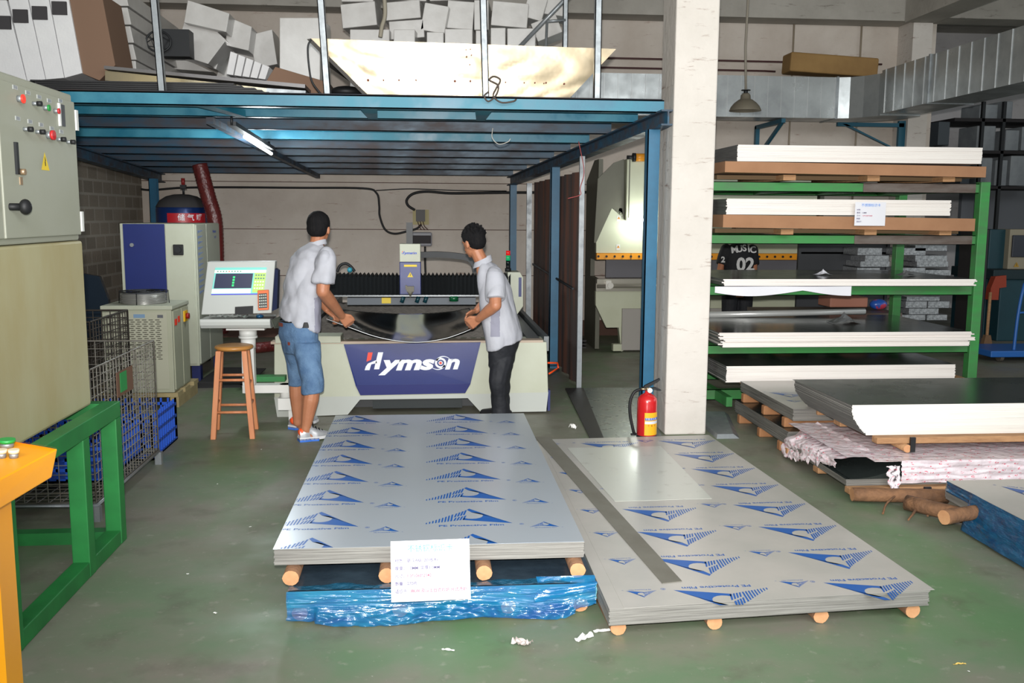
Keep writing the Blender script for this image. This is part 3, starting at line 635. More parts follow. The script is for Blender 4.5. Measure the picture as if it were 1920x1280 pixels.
# ------------------------------------------------------------------ laser cutting machine
lm = thing('laser_cutter', 'wide cream and blue sheet metal laser cutting machine between the two workers', 'machine', (-.13, 9.4, 0))
Fy = 7.45
f = lambda u, v, dy=0: at(u, v, Fy)+Vector((0, dy, 0))
b = B()
out = [f(514, 645), f(1025, 641), f(1028, 735), f(1024, 771), f(902, 773), f(877, 746), f(675, 749), f(652, 777), f(520, 782), f(514, 744)]
b.prism(out, (0, .35, 0)); b.done('front_body', cream, lm, bevel=.006)
b = B(); band = [f(514, 744, -.004), f(1028, 735, -.004), f(1024, 771, -.004), f(902, 773, -.004), f(877, 746, -.004), f(675, 749, -.004), f(652, 777, -.004), f(520, 782, -.004)]
b.add([f(514, 744.5, -.003), f(675, 742.5, -.003), f(675, 749, -.003), f(652, 777, -.003), f(520, 782, -.003), f(877, 738.5, -.003), f(877, 746, -.003), f(1028, 735, -.003), f(1024, 771, -.003), f(902, 773, -.003)],
      [(0, 1, 2, 3, 4), (5, 7, 8, 9, 6), (1, 5, 6, 2)]); b.done('lower_band', mat('grey_band', (176, 180, 174), .5, 0, (70, 130, 80), 22, .0), lm, weld=False)
b = B(); b.prism([f(645, 645, -.02), f(901, 641, -.02), f(882, 718, -.02), f(872, 736, -.012), f(676, 740, -.012), f(667, 721, -.02)], (0, .03, 0)); pn = b.done('blue_panel', blue_panel, lm)
b = B(); b.prism([f(667, 721.5, -.024), f(882, 718.5, -.024), f(872, 736, -.02), f(676, 740, -.02)], (0, .006, 0)); b.done('panel_fold', mat('blue_fold_shade', (26, 34, 100), .45), lm)  # bent lower strip: its shade is put into a darker blue
b = B(); b.box(f(646, 0)[0]-.62, f(1025, 0)[0]+.0, Fy, Fy+.12, .583, .602); b.done('top_rim', mat('beige_rim', (176, 158, 140), .5), lm)
b = B(); b.box(-1.21, -.70, Fy-.01, Fy+.22, .59, .645); b.done('side_tray', cream, lm, bevel=.005)
b = B(); b.box(.955, .975, Fy+.01, Fy+.1, .02, .19); b.done('blue_edge', navy, lm)
b = B(); b.box(f(687, 0)[0], f(866, 0)[0], Fy+.06, Fy+.34, .045, .135); b.done('drawer', mat('dark_green_box', (12, 24, 26), .4), lm)
b = B(); b.box(-1.15, .93, Fy+.35, 11.9, .0, .50); b.done('bed_frame', mat('bed_grey', (70, 72, 74), .6, .3), lm)
b = B(); b.box(.80, .90, Fy+.1, 11.8, .5, .60); b.box(.93, .97, Fy+.1, 11.8, .5, .62); b.box(-1.18, -1.08, Fy+.1, 11.8, .5, .60); b.done('side_rail', mat('rail_grey', (104, 108, 110), .4, .5), lm)
b = B()
for i in range(52):
    y = Fy+.18+i*.062; n = 44; z = .50
    top = []
    for k in range(n+1): top.append((-1.06+1.84*k/n, y, .575+(.018 if k % 2 else 0)+.006*random.random()))
    vs = [(p[0], y, z) for p in top]+top
    b.add(vs, [(k, k+1, n+2+k, n+1+k) for k in range(n)])
b.done('slat_bed', mat('slat_steel', (74, 71, 66), .45, .5, (44, 41, 38), 12, .8), lm, weld=False)
# lettering on the panel
wht = mat('letter_white', (226, 230, 236), .5); red = mat('letter_red', (226, 62, 40), .5)
def hymson(M, k, mw, mr, parent, name='lettering'):
    b = B(); P = lambda x, y: M @ Vector((x*k*1.24, y*k, 0)); Z = .0
    b.quad(P(0, 0), P(.22, 0), P(.30, .32), P(.06, .22), 0)                    # lower left leg
    b.add([P(.06, .22), P(.16, .38), P(.52, .56), P(.56, .40), P(.30, .32)], [(0, 1, 2, 3, 4)], 0)
    b.quad(P(.42, .04), P(.65, .04), P(.85, 1), P(.62, 1), 0)                      # right leg
    b.quad(P(.09, .48), P(.30, .58), P(.38, 1), P(.17, 1), 1)                      # red piece
    text(b, 'yms', 1.12*k, M @ Matrix.Translation((2.36*k, .34*k, 0)), 0, shear=.25, bold=.045, sx=1.56)
    text(b, 'n', 1.12*k, M @ Matrix.Translation((4.85*k, .34*k, 0)), 0, shear=.25, bold=.04, sx=1.38)
    n = 24; c = (3.42, .34); C_ = lambda r, a: P(c[0]+r*.86*math.cos(a), c[1]+r*math.sin(a))
    vs = [C_(.30, 2*PI*i/n) for i in range(n)]+[C_(.19, 2*PI*i/n) for i in range(n)]; b.add(vs, [(i, (i+1) % n, n+(i+1) % n, n+i) for i in range(n)], 0)
    for a0 in (0, PI):
        th = [a0+2.6-2.2*i/14 for i in range(15)]; ro = [.29+.26*(i/14)**1.5 for i in range(15)]; ri = [.20+.33*(i/14)**1.5 for i in range(15)]
        vs = [C_(r, t) for r, t in zip(ro, th)]+[C_(r, t) for r, t in zip(ri, th)]; b.add(vs, [(i, i+1, 16+i, 15+i) for i in range(14)], 0)
    b.add([C_(.11, t*PI/8) for t in range(16)], [tuple(range(16))], 0)
    b.add([C_(.075, t*PI/8)+M.col[2].xyz*.0008 for t in range(16)], [tuple(range(16))], 1)
    return b.done(name, [mw, mr], parent, weld=False)
o = f(684, 693, -.0215); hymson(frame(o, f(862, 690)-f(684, 693), (0, 0, 1)), .142, wht, red, pn)
# gantry
G = 9.1; g = lambda u, v, dy=0: at(u, v, G)+Vector((0, dy, 0))
b = B(); x0, x1 = g(600, 0)[0], g(960, 0)[0]; zt = g(700, 513)[2]; zb_ = g(700, 553)[2]
n = 46
for (xa, xb) in ((x0, g(745, 0)[0]), (g(785, 0)[0], x1)):
    k = int(n*(xb-xa)/(x1-x0)); vs = []; 
    for i in range(k*2+1):
        x = xa+(xb-xa)*i/(2*k); o_ = .018 if i % 2 else 0
        vs += [(x, G-.02+o_*1.2, zb_), (x, G-.02+o_*1.2, zt-(.034 if i % 2 else 0)), (x, G+.25, zt-(.034 if i % 2 else 0))]
    b.add(vs, [q for i in range(k*2) for q in ((3*i, 3*i+3, 3*i+4, 3*i+1), (3*i+1, 3*i+4, 3*i+5, 3*i+2))])
b.done('bellows', mat('bellows_black', (20, 24, 26), .55), lm, weld=False)
b = B(); b.box(x0-.05, x1, G-.01, G+.25, zb_-.014, zb_); b.done('gantry_beam', mat('beam_edge', (120, 124, 126), .3, .6), lm)
b = B(); b.box(g(640, 0)[0], g(893, 0)[0], G+.06, G+.2, zb_-.10, zb_-.03); b.done('under_beam', mat('slate_beam', (92, 100, 108), .5), lm)
b = B(); b.box(g(708, 0)[0], g(726, 0)[0], G+.05, G+.06, zb_-.085, zb_-.03); b.done('sticker', mat('sticker_yellow', (226, 196, 40), .5), lm)
for u, c in ((757, 0), (785, 0), (800, 0)): b = B(); b.cyl(g(u, 556, .0), g(u-4, 567, -.0), .02, n=10); b.done('hose_fitting', mat('teal_hose', (18, 60, 70), .4), lm)
b = B(); a = g(851, 555, .02); b.cyl(a, a-Vector((0, 0, .05)), .045, n=16); b.done('green_cup', mat('green_cup', (16, 84, 50), .3), lm)
b = B(); ea = [g(952, 510), g(975, 510), g(981, 520), g(981, 574), g(968, 592), g(950, 592)]; b.prism(ea, (0, .3, 0)); b.done('end_housing', cream, lm, bevel=.004)
b = B(); b.box(g(976, 0)[0], g(981, 0)[0]+.003, G-.004, G+.2, g(978, 556)[2], g(978, 520)[2]); b.done('blue_edge', blue_panel, lm)
sx_ = g(956, 0)[0]
tw = thing('signal_tower', 'small red and green signal light tower on the gantry end', 'signal light', (sx_, G+.05, g(956, 509)[2]))
z0 = g(956, 509)[2]
for za, zc, mm, nm in ((0, .03, dark, 'base'), (.03, .06, black, 'stem'), (.06, .105, mat('dark_glass', (20, 30, 30), .2), 'module'), (.105, .155, mat('green_lens', (20, 130, 70), .2, emit=(.02, .5, .2), es=.5), 'green_lens'), (.155, .2, mat('red_lens', (150, 24, 24), .2, emit=(.8, .02, .02), es=.6), 'red_lens')):
    b = B(); b.cyl((sx_, G+.05, z0+za), (sx_, G+.05, z0+zc), .03 if za < .03 else .021, n=14); b.done(nm, mm, tw)
# cutting head
hx0, hx1 = g(744.5, 0)[0], g(785, 0)[0]; hy = G-.16
b = B(); ztop, zmid, zbot = at(764, 457, hy)[2], at(764, 491, hy)[2], at(764, 552, hy)[2]; hx0, hx1 = at(744.5, 0, hy)[0], at(785, 0, hy)[0]
b.box(hx0, hx1, hy, hy+.16, zmid, ztop); hd = b.done('head_cover', cream, lm, bevel=.005)
b = B(); b.box(hx0-.002, hx1+.002, hy-.002, hy+.16, zbot, zmid); hb = b.done('head_cover', blue_panel, lm, bevel=.005); tag(hb, 'navy blue lower cover of the cutting head')
hymson(frame((hx0+.02, hy-.006, (ztop+zmid)/2-.01), (1, 0, 0), (0, 0, 1)), .0265, mat('letter_blue', (44, 84, 190), .5), red, hd)
b = B(); b.box(hx0+.04, hx1-.035, hy-.006, hy-.002, zmid-.045, zmid-.025); b.done('sticker', MC['sticker_yellow'], hb)
c = (hx0+hx1)/2; zz = at(764, 517, hy)[2]
def warn_tri(b, c, s, M=None, m0=0, m1=1):
    P = lambda x, y, e: (M @ Vector((x*s, y*s, e)))
    b.add([P(-.5, 0, 0), P(.5, 0, 0), P(0, .87, 0)], [(0, 1, 2)], m0)
    b.add([P(-.03, .2, .001), P(.06, .2, .001), (P(.03, .45, .001)), P(.09, .45, .001), P(-.04, .7, .001), P(-.02, .42, .001), P(-.07, .42, .001)], [(0, 1, 2, 3, 4, 5, 6)], m1)
b = B(); warn_tri(b, None, .055, frame((c, hy-.004, zz-.012), (1, 0, 0), (0, 0, 1))); b.done('warning_sign', [MC['sticker_yellow'], black], hb, weld=False)
b = B(); zn = at(764, 536, hy)[2]; b.box(c-.035, c+.035, hy-.05, hy-.003, zn-.05, zn); b.cyl((c, hy-.03, zn-.05), (c, hy-.03, zn-.085), .03, .012, n=14); b.cyl((c, hy-.03, zn-.085), (c, hy-.03, zn-.105), .007, n=8); b.box(c-.045, c-.03, hy-.045, hy-.02, zn-.03, zn+.01); b.done('nozzle', mat('nozzle_chrome', (112, 108, 96), .6, .2), lm)
b = B(); b.box(at(757.5, 0, hy)[0], at(770, 0, hy)[0], hy+.05, hy+.1, ztop, at(764, 417, hy)[2]); b.done('head_slide', mat('slide_black', (40, 42, 44), .5), lm)
b = B(); pts = curve([g(786, 479), g(820, 478), g(860, 481), g(880, 486), g(890, 497), g(893, 512)], 6)
vs = []; 
for i, p in enumerate(pts):
    t = (pts[min(i+1, len(pts)-1)]-pts[max(0, i-1)]).normalized(); nrm = Vector((-t.z, 0, t.x)); nrm = nrm if nrm.z > 0 or abs(nrm.x) > .5 else nrm
    for dy in (.1, .2):
        vs += [p+nrm*.028+Vector((0, dy, 0)), p-nrm*.028+Vector((0, dy, 0))]
n = len(pts); fs = []
for i in range(n-1):
    a, c_ = 4*i, 4*i+4
    fs += [(a, c_, c_+1, a+1), (a+2, a+3, c_+3, c_+2), (a, a+2, c_+2, c_), (a+1, c_+1, c_+3, a+3)]
b.add(vs, fs); b.done('cable_chain', mat('chain_grey', (56, 58, 60), .6), lm)
b = B(); b.tube(curve([g(628, 512, .2), g(634, 500, .2), g(645, 496, .2), g(655, 502, .2), g(662, 511, .2)]), .014, 8); b.done('hose', black, lm)
b = B(); b.ball(g(653, 508, .18), .026); b.done('gauge', mat('teal_knob', (52, 140, 160), .4), lm)
b = B(); b.tube([at(1010+18, 680, 7.7), at(1045, 680, 7.9), at(1047, 690, 7.95), at(1030, 700, 7.7)], .008, 6); b.done('air_hose', mat('orange_hose', (230, 80, 30), .4), lm)
# ------------------------------------------------------------------ operator console
cs = thing('operator_console', 'light grey operator console with lit screen on a white column behind the stool', 'console', (-1.42, 7.25, 0))
Cy = 7.2; c_ = lambda u, v, dy=0: at(u, v, Cy)+Vector((0, dy, 0))
b = B(); lean = .05
b.prism([c_(386, 491, lean), c_(514, 490, lean), c_(509, 587), c_(377, 590)], (0, .10, 0)); hs = b.done('housing', mat('console_grey', (188, 192, 188), .45), cs, bevel=.006)
b = B(); b.prism([c_(514, 504, .04), c_(519, 508, .06), c_(518, 580, .03), c_(510, 583, 0)], (0, .10, 0)); b.done('side_panel', mat('side_blue', (38, 46, 78), .5), cs)
scr = [c_(402, 502, .036), c_(499, 501.5, .036), c_(493.5, 552, .012), c_(395.5, 553, .012)]
def sq(x, y, e=0): return scr[0].lerp(scr[1], x).lerp(scr[3].lerp(scr[2], x), y)+Vector((0, -.006-e, 0))
def scm(n, c, e): return mat(n, c, .4, emit=sl(c), es=e)
b = B()
R = lambda x0, y0, x1, y1, m, e=.0: b.quad(sq(x0, y1, e), sq(x1, y1, e), sq(x1, y0, e), sq(x0, y0, e), m)
R(0, 0, 1, 1, 0); R(.0, .09, 1, .2, 1, .001); R(.03, .22, .75, .76, 2, .001); R(.78, .2, 1, .92, 3, .001); R(.0, .78, .75, .95, 1, .001); R(0, .96, 1, 1, 4, .001)
for k in range(4): R(.37, .32+.1*k, .41, .39+.1*k, 5, .002)
for k in range(9): R(.05+.055*k, .12, .075+.055*k, .16, 6 if k != 4 else 7, .002)
for j in range(5):
    for i in range(4): R(.80+.05*i, .26+.12*j, .83+.05*i, .31+.12*j, 1 if j > 1 else 6, .002)
b.done('screen', [scm('scr_teal', (110, 190, 180), .6), scm('scr_pale', (206, 236, 206), .7), scm('scr_navy', (26, 34, 64), .5), scm('scr_lime', (160, 200, 96), .7), scm('scr_violet', (70, 60, 190), .6), scm('scr_green', (40, 210, 110), .9), scm('scr_slate', (70, 110, 110), .5), scm('scr_red', (200, 60, 60), .6)], hs, weld=False)
b = B(); b.prism([c_(441, 575, -.008), c_(475, 573, -.008), c_(475, 588, -.012), c_(441, 590, -.012)], (0, .004, 0)); b.done('paper_slot', black, cs)
sh = [c_(364, 593), c_(498, 592), c_(502, 611, .02), c_(368, 611, .02)]
b = B(); prof = [(0, 0), (-.005, -.02), (.0, -.045), (.02, -.068), (.05, -.075), (.3, -.075), (.3, 0)]
zt = c_(364, 593)[2]; xa, xb = c_(364, 0)[0], c_(498, 0)[0]
b.prism([(xa, 7.0+p[0], zt+p[1]) for p in prof], (xb-xa, 0, 0)); b.done('keyboard_shelf', MC['console_grey'], cs, bevel=.003)
b = B(); b.prism([(xb+.004, 7.02, zt-.01), (xb+.06, 7.2, zt+.01), (xb+.06, 7.3, zt-.1), (xb+.02, 7.05, zt-.075)], (.004, .0, .0)); b.done('shelf_end', mat('olive_grey', (96, 102, 92), .6), cs)
cx = c_(445, 0)[0]
b = B(); b.box(cx-.14, cx+.14, 7.1, 7.3, zt-.095, zt-.08); b.cyl((cx, 7.2, zt-.095), (cx, 7.2, zt-.15), .065, n=20); b.cyl((cx, 7.2, zt-.15), (cx, 7.2, zt-.165), .07, n=20); b.cyl((cx, 7.2, zt-.165), (cx, 7.2, zt-.24), .055, n=20); b.done('swivel', white, cs)
b = B(); b.box(cx-.045, cx+.045, 7.16, 7.24, .30, zt-.24); b.done('column', white, cs)
b = B(); b.box(cx-.045, cx+.30, 7.15, 7.25, .25, .31); b.box(cx+.22, cx+.32, 7.13, 7.27, .12, .21); b.cyl((cx+.27, 7.2, .2), (cx+.27, 7.2, .31), .045, n=14); b.box(cx+.29, cx+.33, 7.18, 7.3, .0, .2); b.done('arm', white, cs)
b = B(); b.box(cx-.02, cx+.25, 7.3, 7.4, .31, .35); b.done('green_guide', green_paint, cs)
tag(B().ball((c_(475, 0)[0], 7.08, zt+.014), (.028, .045, .018)).done('computer_mouse', mat('mouse_blue', (28, 74, 110), .25)), 'small blue computer mouse on the black mat of the console', 'mouse')
b = B(); xm = c_(450, 0)[0]; b.box(xm, xm+.20, 7.02, 7.14, zt+.0, zt+.004); tag(b.done('mouse_mat', black), 'black mouse mat at the edge of the console shelf', 'mouse mat')
b = B(); xk = c_(378, 0)[0]; b.grid(lambda u, v: (xk+.27*u, 7.03+.12*v, zt+.006+.016*(1-abs(v-.5))+.012*noise.noise(Vector((u*14, v*6, 1)))), 40, 8); tag(b.done('keyboard', mat('plastic_wrap', (150, 152, 148), .15, .2, (90, 94, 92), 12, .7)), 'keyboard under crinkled clear plastic on the console shelf', 'keyboard')
ph = thing('remote_control', 'orange cased handheld remote with grey keys on the console front', 'remote control', c_(494, 580, -.02))
b = B(); pq = [c_(483, 544, -.01), c_(504, 543, -.01), c_(505, 580, -.03), c_(485, 581, -.03)]; b.prism(pq, (0, .02, 0)); b.done('case', mat('orange_case', (232, 110, 48), .4), ph, bevel=.004)
pf = [c_(485.5, 550, -.016), c_(501, 549, -.016), c_(502.5, 576, -.032), c_(486.5, 577, -.032)]; b = B(); b.prism(pf, (0, .004, 0)); b.done('keypad', mat('keypad', (52, 54, 52), .5), ph)
b = B()
for j in range(5):
    for i in range(4):
        p = pf[0].lerp(pf[1], .14+.24*i).lerp(pf[3].lerp(pf[2], .14+.24*i), .12+.19*j)+Vector((0, -.003, 0)); b.box(p.x-.005, p.x+.005, p.y-.001, p.y+.001, p.z-.005, p.z+.005)
b.done('keys', mat('key_grey', (190, 196, 186), .5), ph)
# stool
s = thing('wooden_stool', 'round seated wooden stool standing before the operator console', 'stool', (-1.41, 6.85, 0)); sw = mat('stool_wood', (206, 136, 92), .45, 0, (176, 104, 66), 5, .6, stretch=(4, 4, .6)); sw2 = mat('seat_wood', (196, 142, 74), .35, 0, (164, 108, 52), 5, .6)
b = B(); b.lathe([(0, .625), (.115, .625), (.132, .635), (.137, .645), (.132, .655), (.11, .66), (0, .66)], (-1.41, 6.87, 0), 32); b.done('seat', sw2, s)
LG = [(-1.085*0-1.50, 6.78, -1.545, 6.72), (-1.32, 6.78, -1.27, 6.72), (-1.52, 6.96, -1.585, 7.03), (-1.335, 6.96, -1.30, 7.03)]
for xt, yt, xb2, yb2 in LG:
    b = B(); w = .018
    b.hexa([(xb2-w, yb2-w, 0), (xb2+w, yb2-w, 0), (xb2+w, yb2+w, 0), (xb2-w, yb2+w, 0), (xt-w, yt-w, .628), (xt+w, yt-w, .628), (xt+w, yt+w, .628), (xt-w, yt+w, .628)]); b.done('leg', sw, s, bevel=.003)
pl_ = lambda L, z: Vector((L[2]+(L[0]-L[2])*z/.628, L[3]+(L[1]-L[3])*z/.628, z))
for a, c, z in ((0, 1, .42), (2, 3, .42), (0, 2, .38), (1, 3, .38), (0, 1, .19), (2, 3, .19), (0, 2, .23), (1, 3, .23)):
    b = B(); b.cyl(pl_(LG[a], z), pl_(LG[c], z), .010, n=10); b.done('rung', sw, s)
# ------------------------------------------------------------------ power cabinet, chiller, tank
pc = thing('power_cabinet', 'tall cream electrical cabinet with navy front panel at the back left', 'cabinet', (-2.6, 9.5, 0)); Py = 9.05
p_ = lambda u, v, dy=0: at(u, v, Py)+Vector((0, dy, 0))
xl, xr, zt = p_(203, 0)[0], p_(348, 0)[0], p_(300, 419)[2]
b = B(); b.box(xl, xr, Py, Py+1.0, .16, zt); b.done('body', cream, pc, bevel=.006)
b = B(); b.box(xl+.03, p_(290, 0)[0], Py-.006, Py, .18, zt-.004); b.done('front_panel', blue_panel, pc)
b = B(); b.box(p_(291, 0)[0], xr-.02, Py-.01, Py, .18, zt-.004); b.done('door', cream, pc, bevel=.004)
b = B(); mx0, mx1 = p_(306, 0)[0], p_(326, 0)[0]; b.box(mx0, mx1, Py-.03, Py-.01, p_(315, 478)[2], p_(315, 458)[2]); mt = b.done('meter', black, pc, bevel=.006)
b = B(); b.cyl(((mx0+mx1)/2, Py-.03, p_(315, 468)[2]), ((mx0+mx1)/2, Py-.045, p_(315, 468)[2]), .03, n=14); b.done('knob', dark, mt)
b = B(); b.cyl(p_(248, 459, -.006), p_(248, 459, -.02), .018, n=12); b.done('lock', galv, pc)
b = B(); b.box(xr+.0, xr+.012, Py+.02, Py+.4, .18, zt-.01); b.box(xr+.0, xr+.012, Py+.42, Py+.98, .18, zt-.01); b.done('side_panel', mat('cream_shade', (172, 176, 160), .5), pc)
b = B()
for j in range(12):
    for i in range(6):
        y = Py+.06+.034*i; h = .028-.0042*i; z = 1.44-.052*j; b.box(xr+.0125, xr+.015, y, y+.012, z-h, z)
tag(b.done('vent_slots', mat('vent_blue', (88, 112, 158), .6), pc), kind='stuff')
text_b = B(); text(text_b, 'Hymson', .045, frame((xr+.0135, Py+.75, 1.42), (0, 1, 0), (0, 0, 1)), 0, bold=.02); text(text_b, 'LASER', .035, frame((xr+.0135, Py+.78, 1.36), (0, 1, 0), (0, 0, 1)), 0); text_b.done('lettering', MC['letter_blue'], pc, weld=False)
for x, y in ((xr-.04, Py+.02), (xl+.04, Py+.02), (xr-.04, Py+.92)): b = B(); b.box(x-.04, x+.04, y, y+.08, 0, .16); b.done('leg', navy, pc)
tk = thing('pressure_tank', 'blue pressure tank with domed top behind the electrical cabinet', 'tank', (-2.52, 10.45, 0)); tx, ty, tr = at(342, 400, 10.45).x, 10.45, .27
b = B(); b.lathe([(0, 1.80), (.08, 1.795), (.16, 1.775), (.23, 1.73), (.255, 1.68), (tr, 1.64), (tr, .3), (.2, .2), (0, .18)], (tx, ty, 0), 36); b.done('shell', mat('tank_blue', (24, 48, 100), .25, .3), tk)
b = B(); b.lathe([(0, 1.803), (.08, 1.798), (.16, 1.778), (.23, 1.733), (.26, 1.683), (.272, 1.66)], (tx, ty, 0), 36); b.done('dome_dust', mat('dusty_dome', (58, 56, 56), .8), tk)
b = B(); b.cyl((tx+.02, ty, 1.8), (tx+.02, ty, 1.88), .012, n=8); b.box(tx-.01, tx+.05, ty-.02, ty+.02, 1.86, 1.90); b.done('valve', dark, tk); b = B(); b.cyl((tx+.02, ty, 1.90), (tx+.02, ty, 1.97), .02, n=8); tag(b.done('valve_cap', mat('valve_red', (130, 30, 28), .5), tk), 'red valve cap')
b = B(); b.grid(lambda u, v: (tx+(tr+.002)*math.sin(-.35+1.6*u), ty-(tr+.002)*math.cos(-.35+1.6*u), 1.50+.1*v), 24, 1)
for k, ch in enumerate(('储', '气', '罐')):
    a = .2+.35*k; text(b, ch, .075, frame((tx+(tr+.004)*math.sin(a), ty-(tr+.004)*math.cos(a), 1.55), (math.cos(a), math.sin(a), 0), (0, 0, 1)), 1, bold=.01)
b.done('label_band', [mat('band_red', (176, 30, 40), .4), wht], tk, weld=False)
for a in (0, 2.1, 4.2): b = B(); b.cyl((tx+.22*math.cos(a), ty+.22*math.sin(a), 0), (tx+.22*math.cos(a), ty+.22*math.sin(a), .3), .02, n=8); b.done('leg', dark, tk)
pts = curve([at(374, 308, 10.15), at(382, 338, 10.15), at(392, 374, 10.15), at(402, 408, 10.15), at(405, 450, 10.15), at(406, 492, 10.15), at(408, 560, 10.15), at(415, 625, 10.15)], 12)
tag(B().tube(pts, [.078+(.003 if i % 2 else -.003) for i in range(len(pts))], 18).done('flexible_duct', mat('duct_red', (96, 34, 32), .35, 0, (70, 26, 26), 12, .7, bump=.5, bs=30)), 'dark red ribbed flexible duct coming down from the platform', 'duct hose')
tag(B().tube(curve([at(455, 650, 8.6), at(480, 652, 8.6), at(520, 648, 8.7)]), .05, 14).done('flexible_duct', MC['duct_red']), 'dark red ribbed duct lying low behind the stool', 'duct hose')
b = B(); b.prism([at(150, 512, 9.9), at(186, 518, 9.9), at(203, 562, 9.9), at(212, 640, 9.9), at(150, 640, 9.9)], (0, .06, 0)); tag(b.done('leaning_panel', mat('dark_teal_panel', (22, 40, 56), .35)), 'dark blue panel leaning at the brick wall behind the water chiller', 'panel')
ch = thing('chiller', 'cream water chiller with round fan guard standing on a wood pallet', 'chiller', (-2.5, 8.15, .13)); Hy = 7.85
h_ = lambda u, v, dy=0: at(u, v, Hy)+Vector((0, dy, 0))
xl, xr, zt = h_(160, 0)[0], h_(296, 0)[0], h_(230, 573)[2]; zlo = .13
b = B(); b.box(xl, xr, Hy, Hy+.52, zlo, zt-.035); b.done('body', mat('chiller_cream', (170, 172, 150), .5), ch, bevel=.005)
b = B(); b.box(xl-.01, xr+.01, Hy-.01, Hy+.53, zt-.035, zt); b.done('lid', cream, ch, bevel=.006)
b = B(); b.box(xl+.03, xr-.035, Hy-.006, Hy, zlo+.03, zt-.05); b.done('front_panel', mat('chiller_panel', (176, 176, 156), .5), ch, bevel=.002)
b = B()
for j in range(20):
    for i in range(6): x = xl+.16+.052*i+(.012 if j % 2 else 0); z = h_(230, 599)[2]-.017*j; b.box(x, x+.034, Hy-.0072, Hy-.005, z-.006, z)
tag(b.done('vent_slots', mat('slot_dark', (60, 56, 46), .8), ch), kind='stuff')
b = B(); z = h_(230, 593)[2]; b.box(xl+.25, xl+.34, Hy-.008, Hy-.005, z-.012, z+.018); b.done('label_plate', mat('plate_blue', (120, 150, 180), .5), ch)
b = B(); b.box(xl+.04, xl+.085, Hy-.008, Hy-.005, zt-.10, zt-.075); b.box(xr-.11, xr-.065, Hy-.008, Hy-.005, zt-.10, zt-.075); b.done('latch', mat('latch_grey', (96, 98, 104), .4), ch)
b = B(); b.box(xr, xr+.008, Hy+.03, Hy+.27, zlo+.02, zt-.05); b.box(xr, xr+.008, Hy+.29, Hy+.5, zlo+.02, zt-.05); b.done('side_panel', MC['chiller_cream'], ch)
b = B(); b.box(xr+.008, xr+.013, Hy+.06, Hy+.12, zt-.17, zt-.12); b.box(xr+.008, xr+.013, Hy+.16, Hy+.21, zt-.155, zt-.105); b.done('display', mat('disp_red', (70, 18, 18), .3, emit=(.8, .05, .02), es=.5), ch)
b = B(); b.box(xr+.008, xr+.02, Hy+.34, Hy+.44, zt-.17, zt-.08); sw_ = b.done('switch', mat('switch_yellow', (230, 180, 30), .4), ch); b = B(); b.cyl((xr+.02, Hy+.39, zt-.125), (xr+.045, Hy+.39, zt-.125), .025, n=12); b.done('switch_knob', mat('knob_red', (150, 30, 26), .4), sw_)
cx, cy = (xl+xr)/2-.01, Hy+.25; b = B()
for i in range(7): b.lathe([(.185, zt+.008+i*.011), (.189, zt+.012+i*.011), (.185, zt+.016+i*.011)], (cx, cy, 0), 32)
b.lathe([(.17, zt), (.17, zt+.08), (0, zt+.078)], (cx, cy, 0), 32); b.done('fan_ring', mat('ring_grey', (150, 150, 146), .35, .4), ch)
b = B()
for r in (.05, .09, .13, .17, .195): b.tube([(cx+r*math.cos(t*PI/12), cy+r*math.sin(t*PI/12), zt+.10) for t in range(24)], .003, 5, closed=True)
for a in (0, 1.57, 3.14, 4.71): b.tube([(cx+.02*math.cos(a), cy+.02*math.sin(a), zt+.10), (cx+.2*math.cos(a), cy+.2*math.sin(a), zt+.10), (cx+.205*math.cos(a), cy+.205*math.sin(a), zt)], .004, 5)
b.done('fan_guard', dark, ch)
pl = thing('pallet', 'small pale wood pallet under the water chiller', 'pallet', (-2.4, 8.2, 0))
for y in (7.86, 8.1, 8.4): b = B(); b.box(-2.85, -2.08, y, y+.16, .09, .125); b.done('deck_board', mat('pallet_pale', (176, 160, 118), .8, 0, (140, 124, 88), 6, .6), pl)
for x in (-2.8, -2.45, -2.12): b = B(); b.box(x-.03, x+.04, 7.88, 8.52, 0, .09); b.done('bearer', MC['pallet_pale'], pl)
b = B()
for i in range(5): b.box(-2.2+.02*i, -1.75+.03*i*(i % 2), 8.75, 9.6, .012*i, .012*i+.009)
tag(b.done('flat_cartons', mat('black_board', (42, 42, 44), .7)), 'stack of flat black boards on the floor beside the cabinet leg', 'board stack')

# ------------------------------------------------------------------ control cabinet on green frame, yellow console
cc = thing('control_cabinet', 'large grey green control cabinet with push buttons at the left edge', 'cabinet', (-2.1, 3.9, .70)); CX = -1.6
a_ = lambda u, v: atx(u, v, CX)
cgr = mat('cabinet_grey', (158, 160, 146), .5, 0, (150, 152, 134), 3, .5); cye = mat('cabinet_aged', (176, 172, 138), .5, 0, (158, 140, 90), 2.2, .6, stretch=(1, 1, .35))
b = B(); b.box(-2.6, CX, 2.9, 4.49, 1.475, 2.125); b.done('upper_box', cgr, cc, bevel=.008)
b = B(); b.box(-2.6, CX+.004, 2.9, 4.52, .70, 1.472); b.done('lower_box', cye, cc, bevel=.012)
b = B(); b.box(CX, CX+.018, 3.70, 4.47, 1.50, 2.09); dr = b.done('door', cgr, cc, bevel=.004); tag(dr, 'right hand control door')
b = B(); b.box(CX, CX+.018, 3.0, 3.685, 1.50, 2.09); b.done('door', cgr, cc, bevel=.004)
DX = CX+.018; d_ = lambda u, v: atx(u, v, DX)
def knob(u, v, r, L_, m, nm, lab=None):
    p = d_(u, v); b = B(); b.cyl(p, p+Vector((.018, 0, 0)), r*.75, n=14, m=1); b.cyl(p+Vector((.018, 0, 0)), p+Vector((.018+L_, 0, 0)), r, n=16, m=0)
    o = b.done(nm, [m, galv], dr); return o
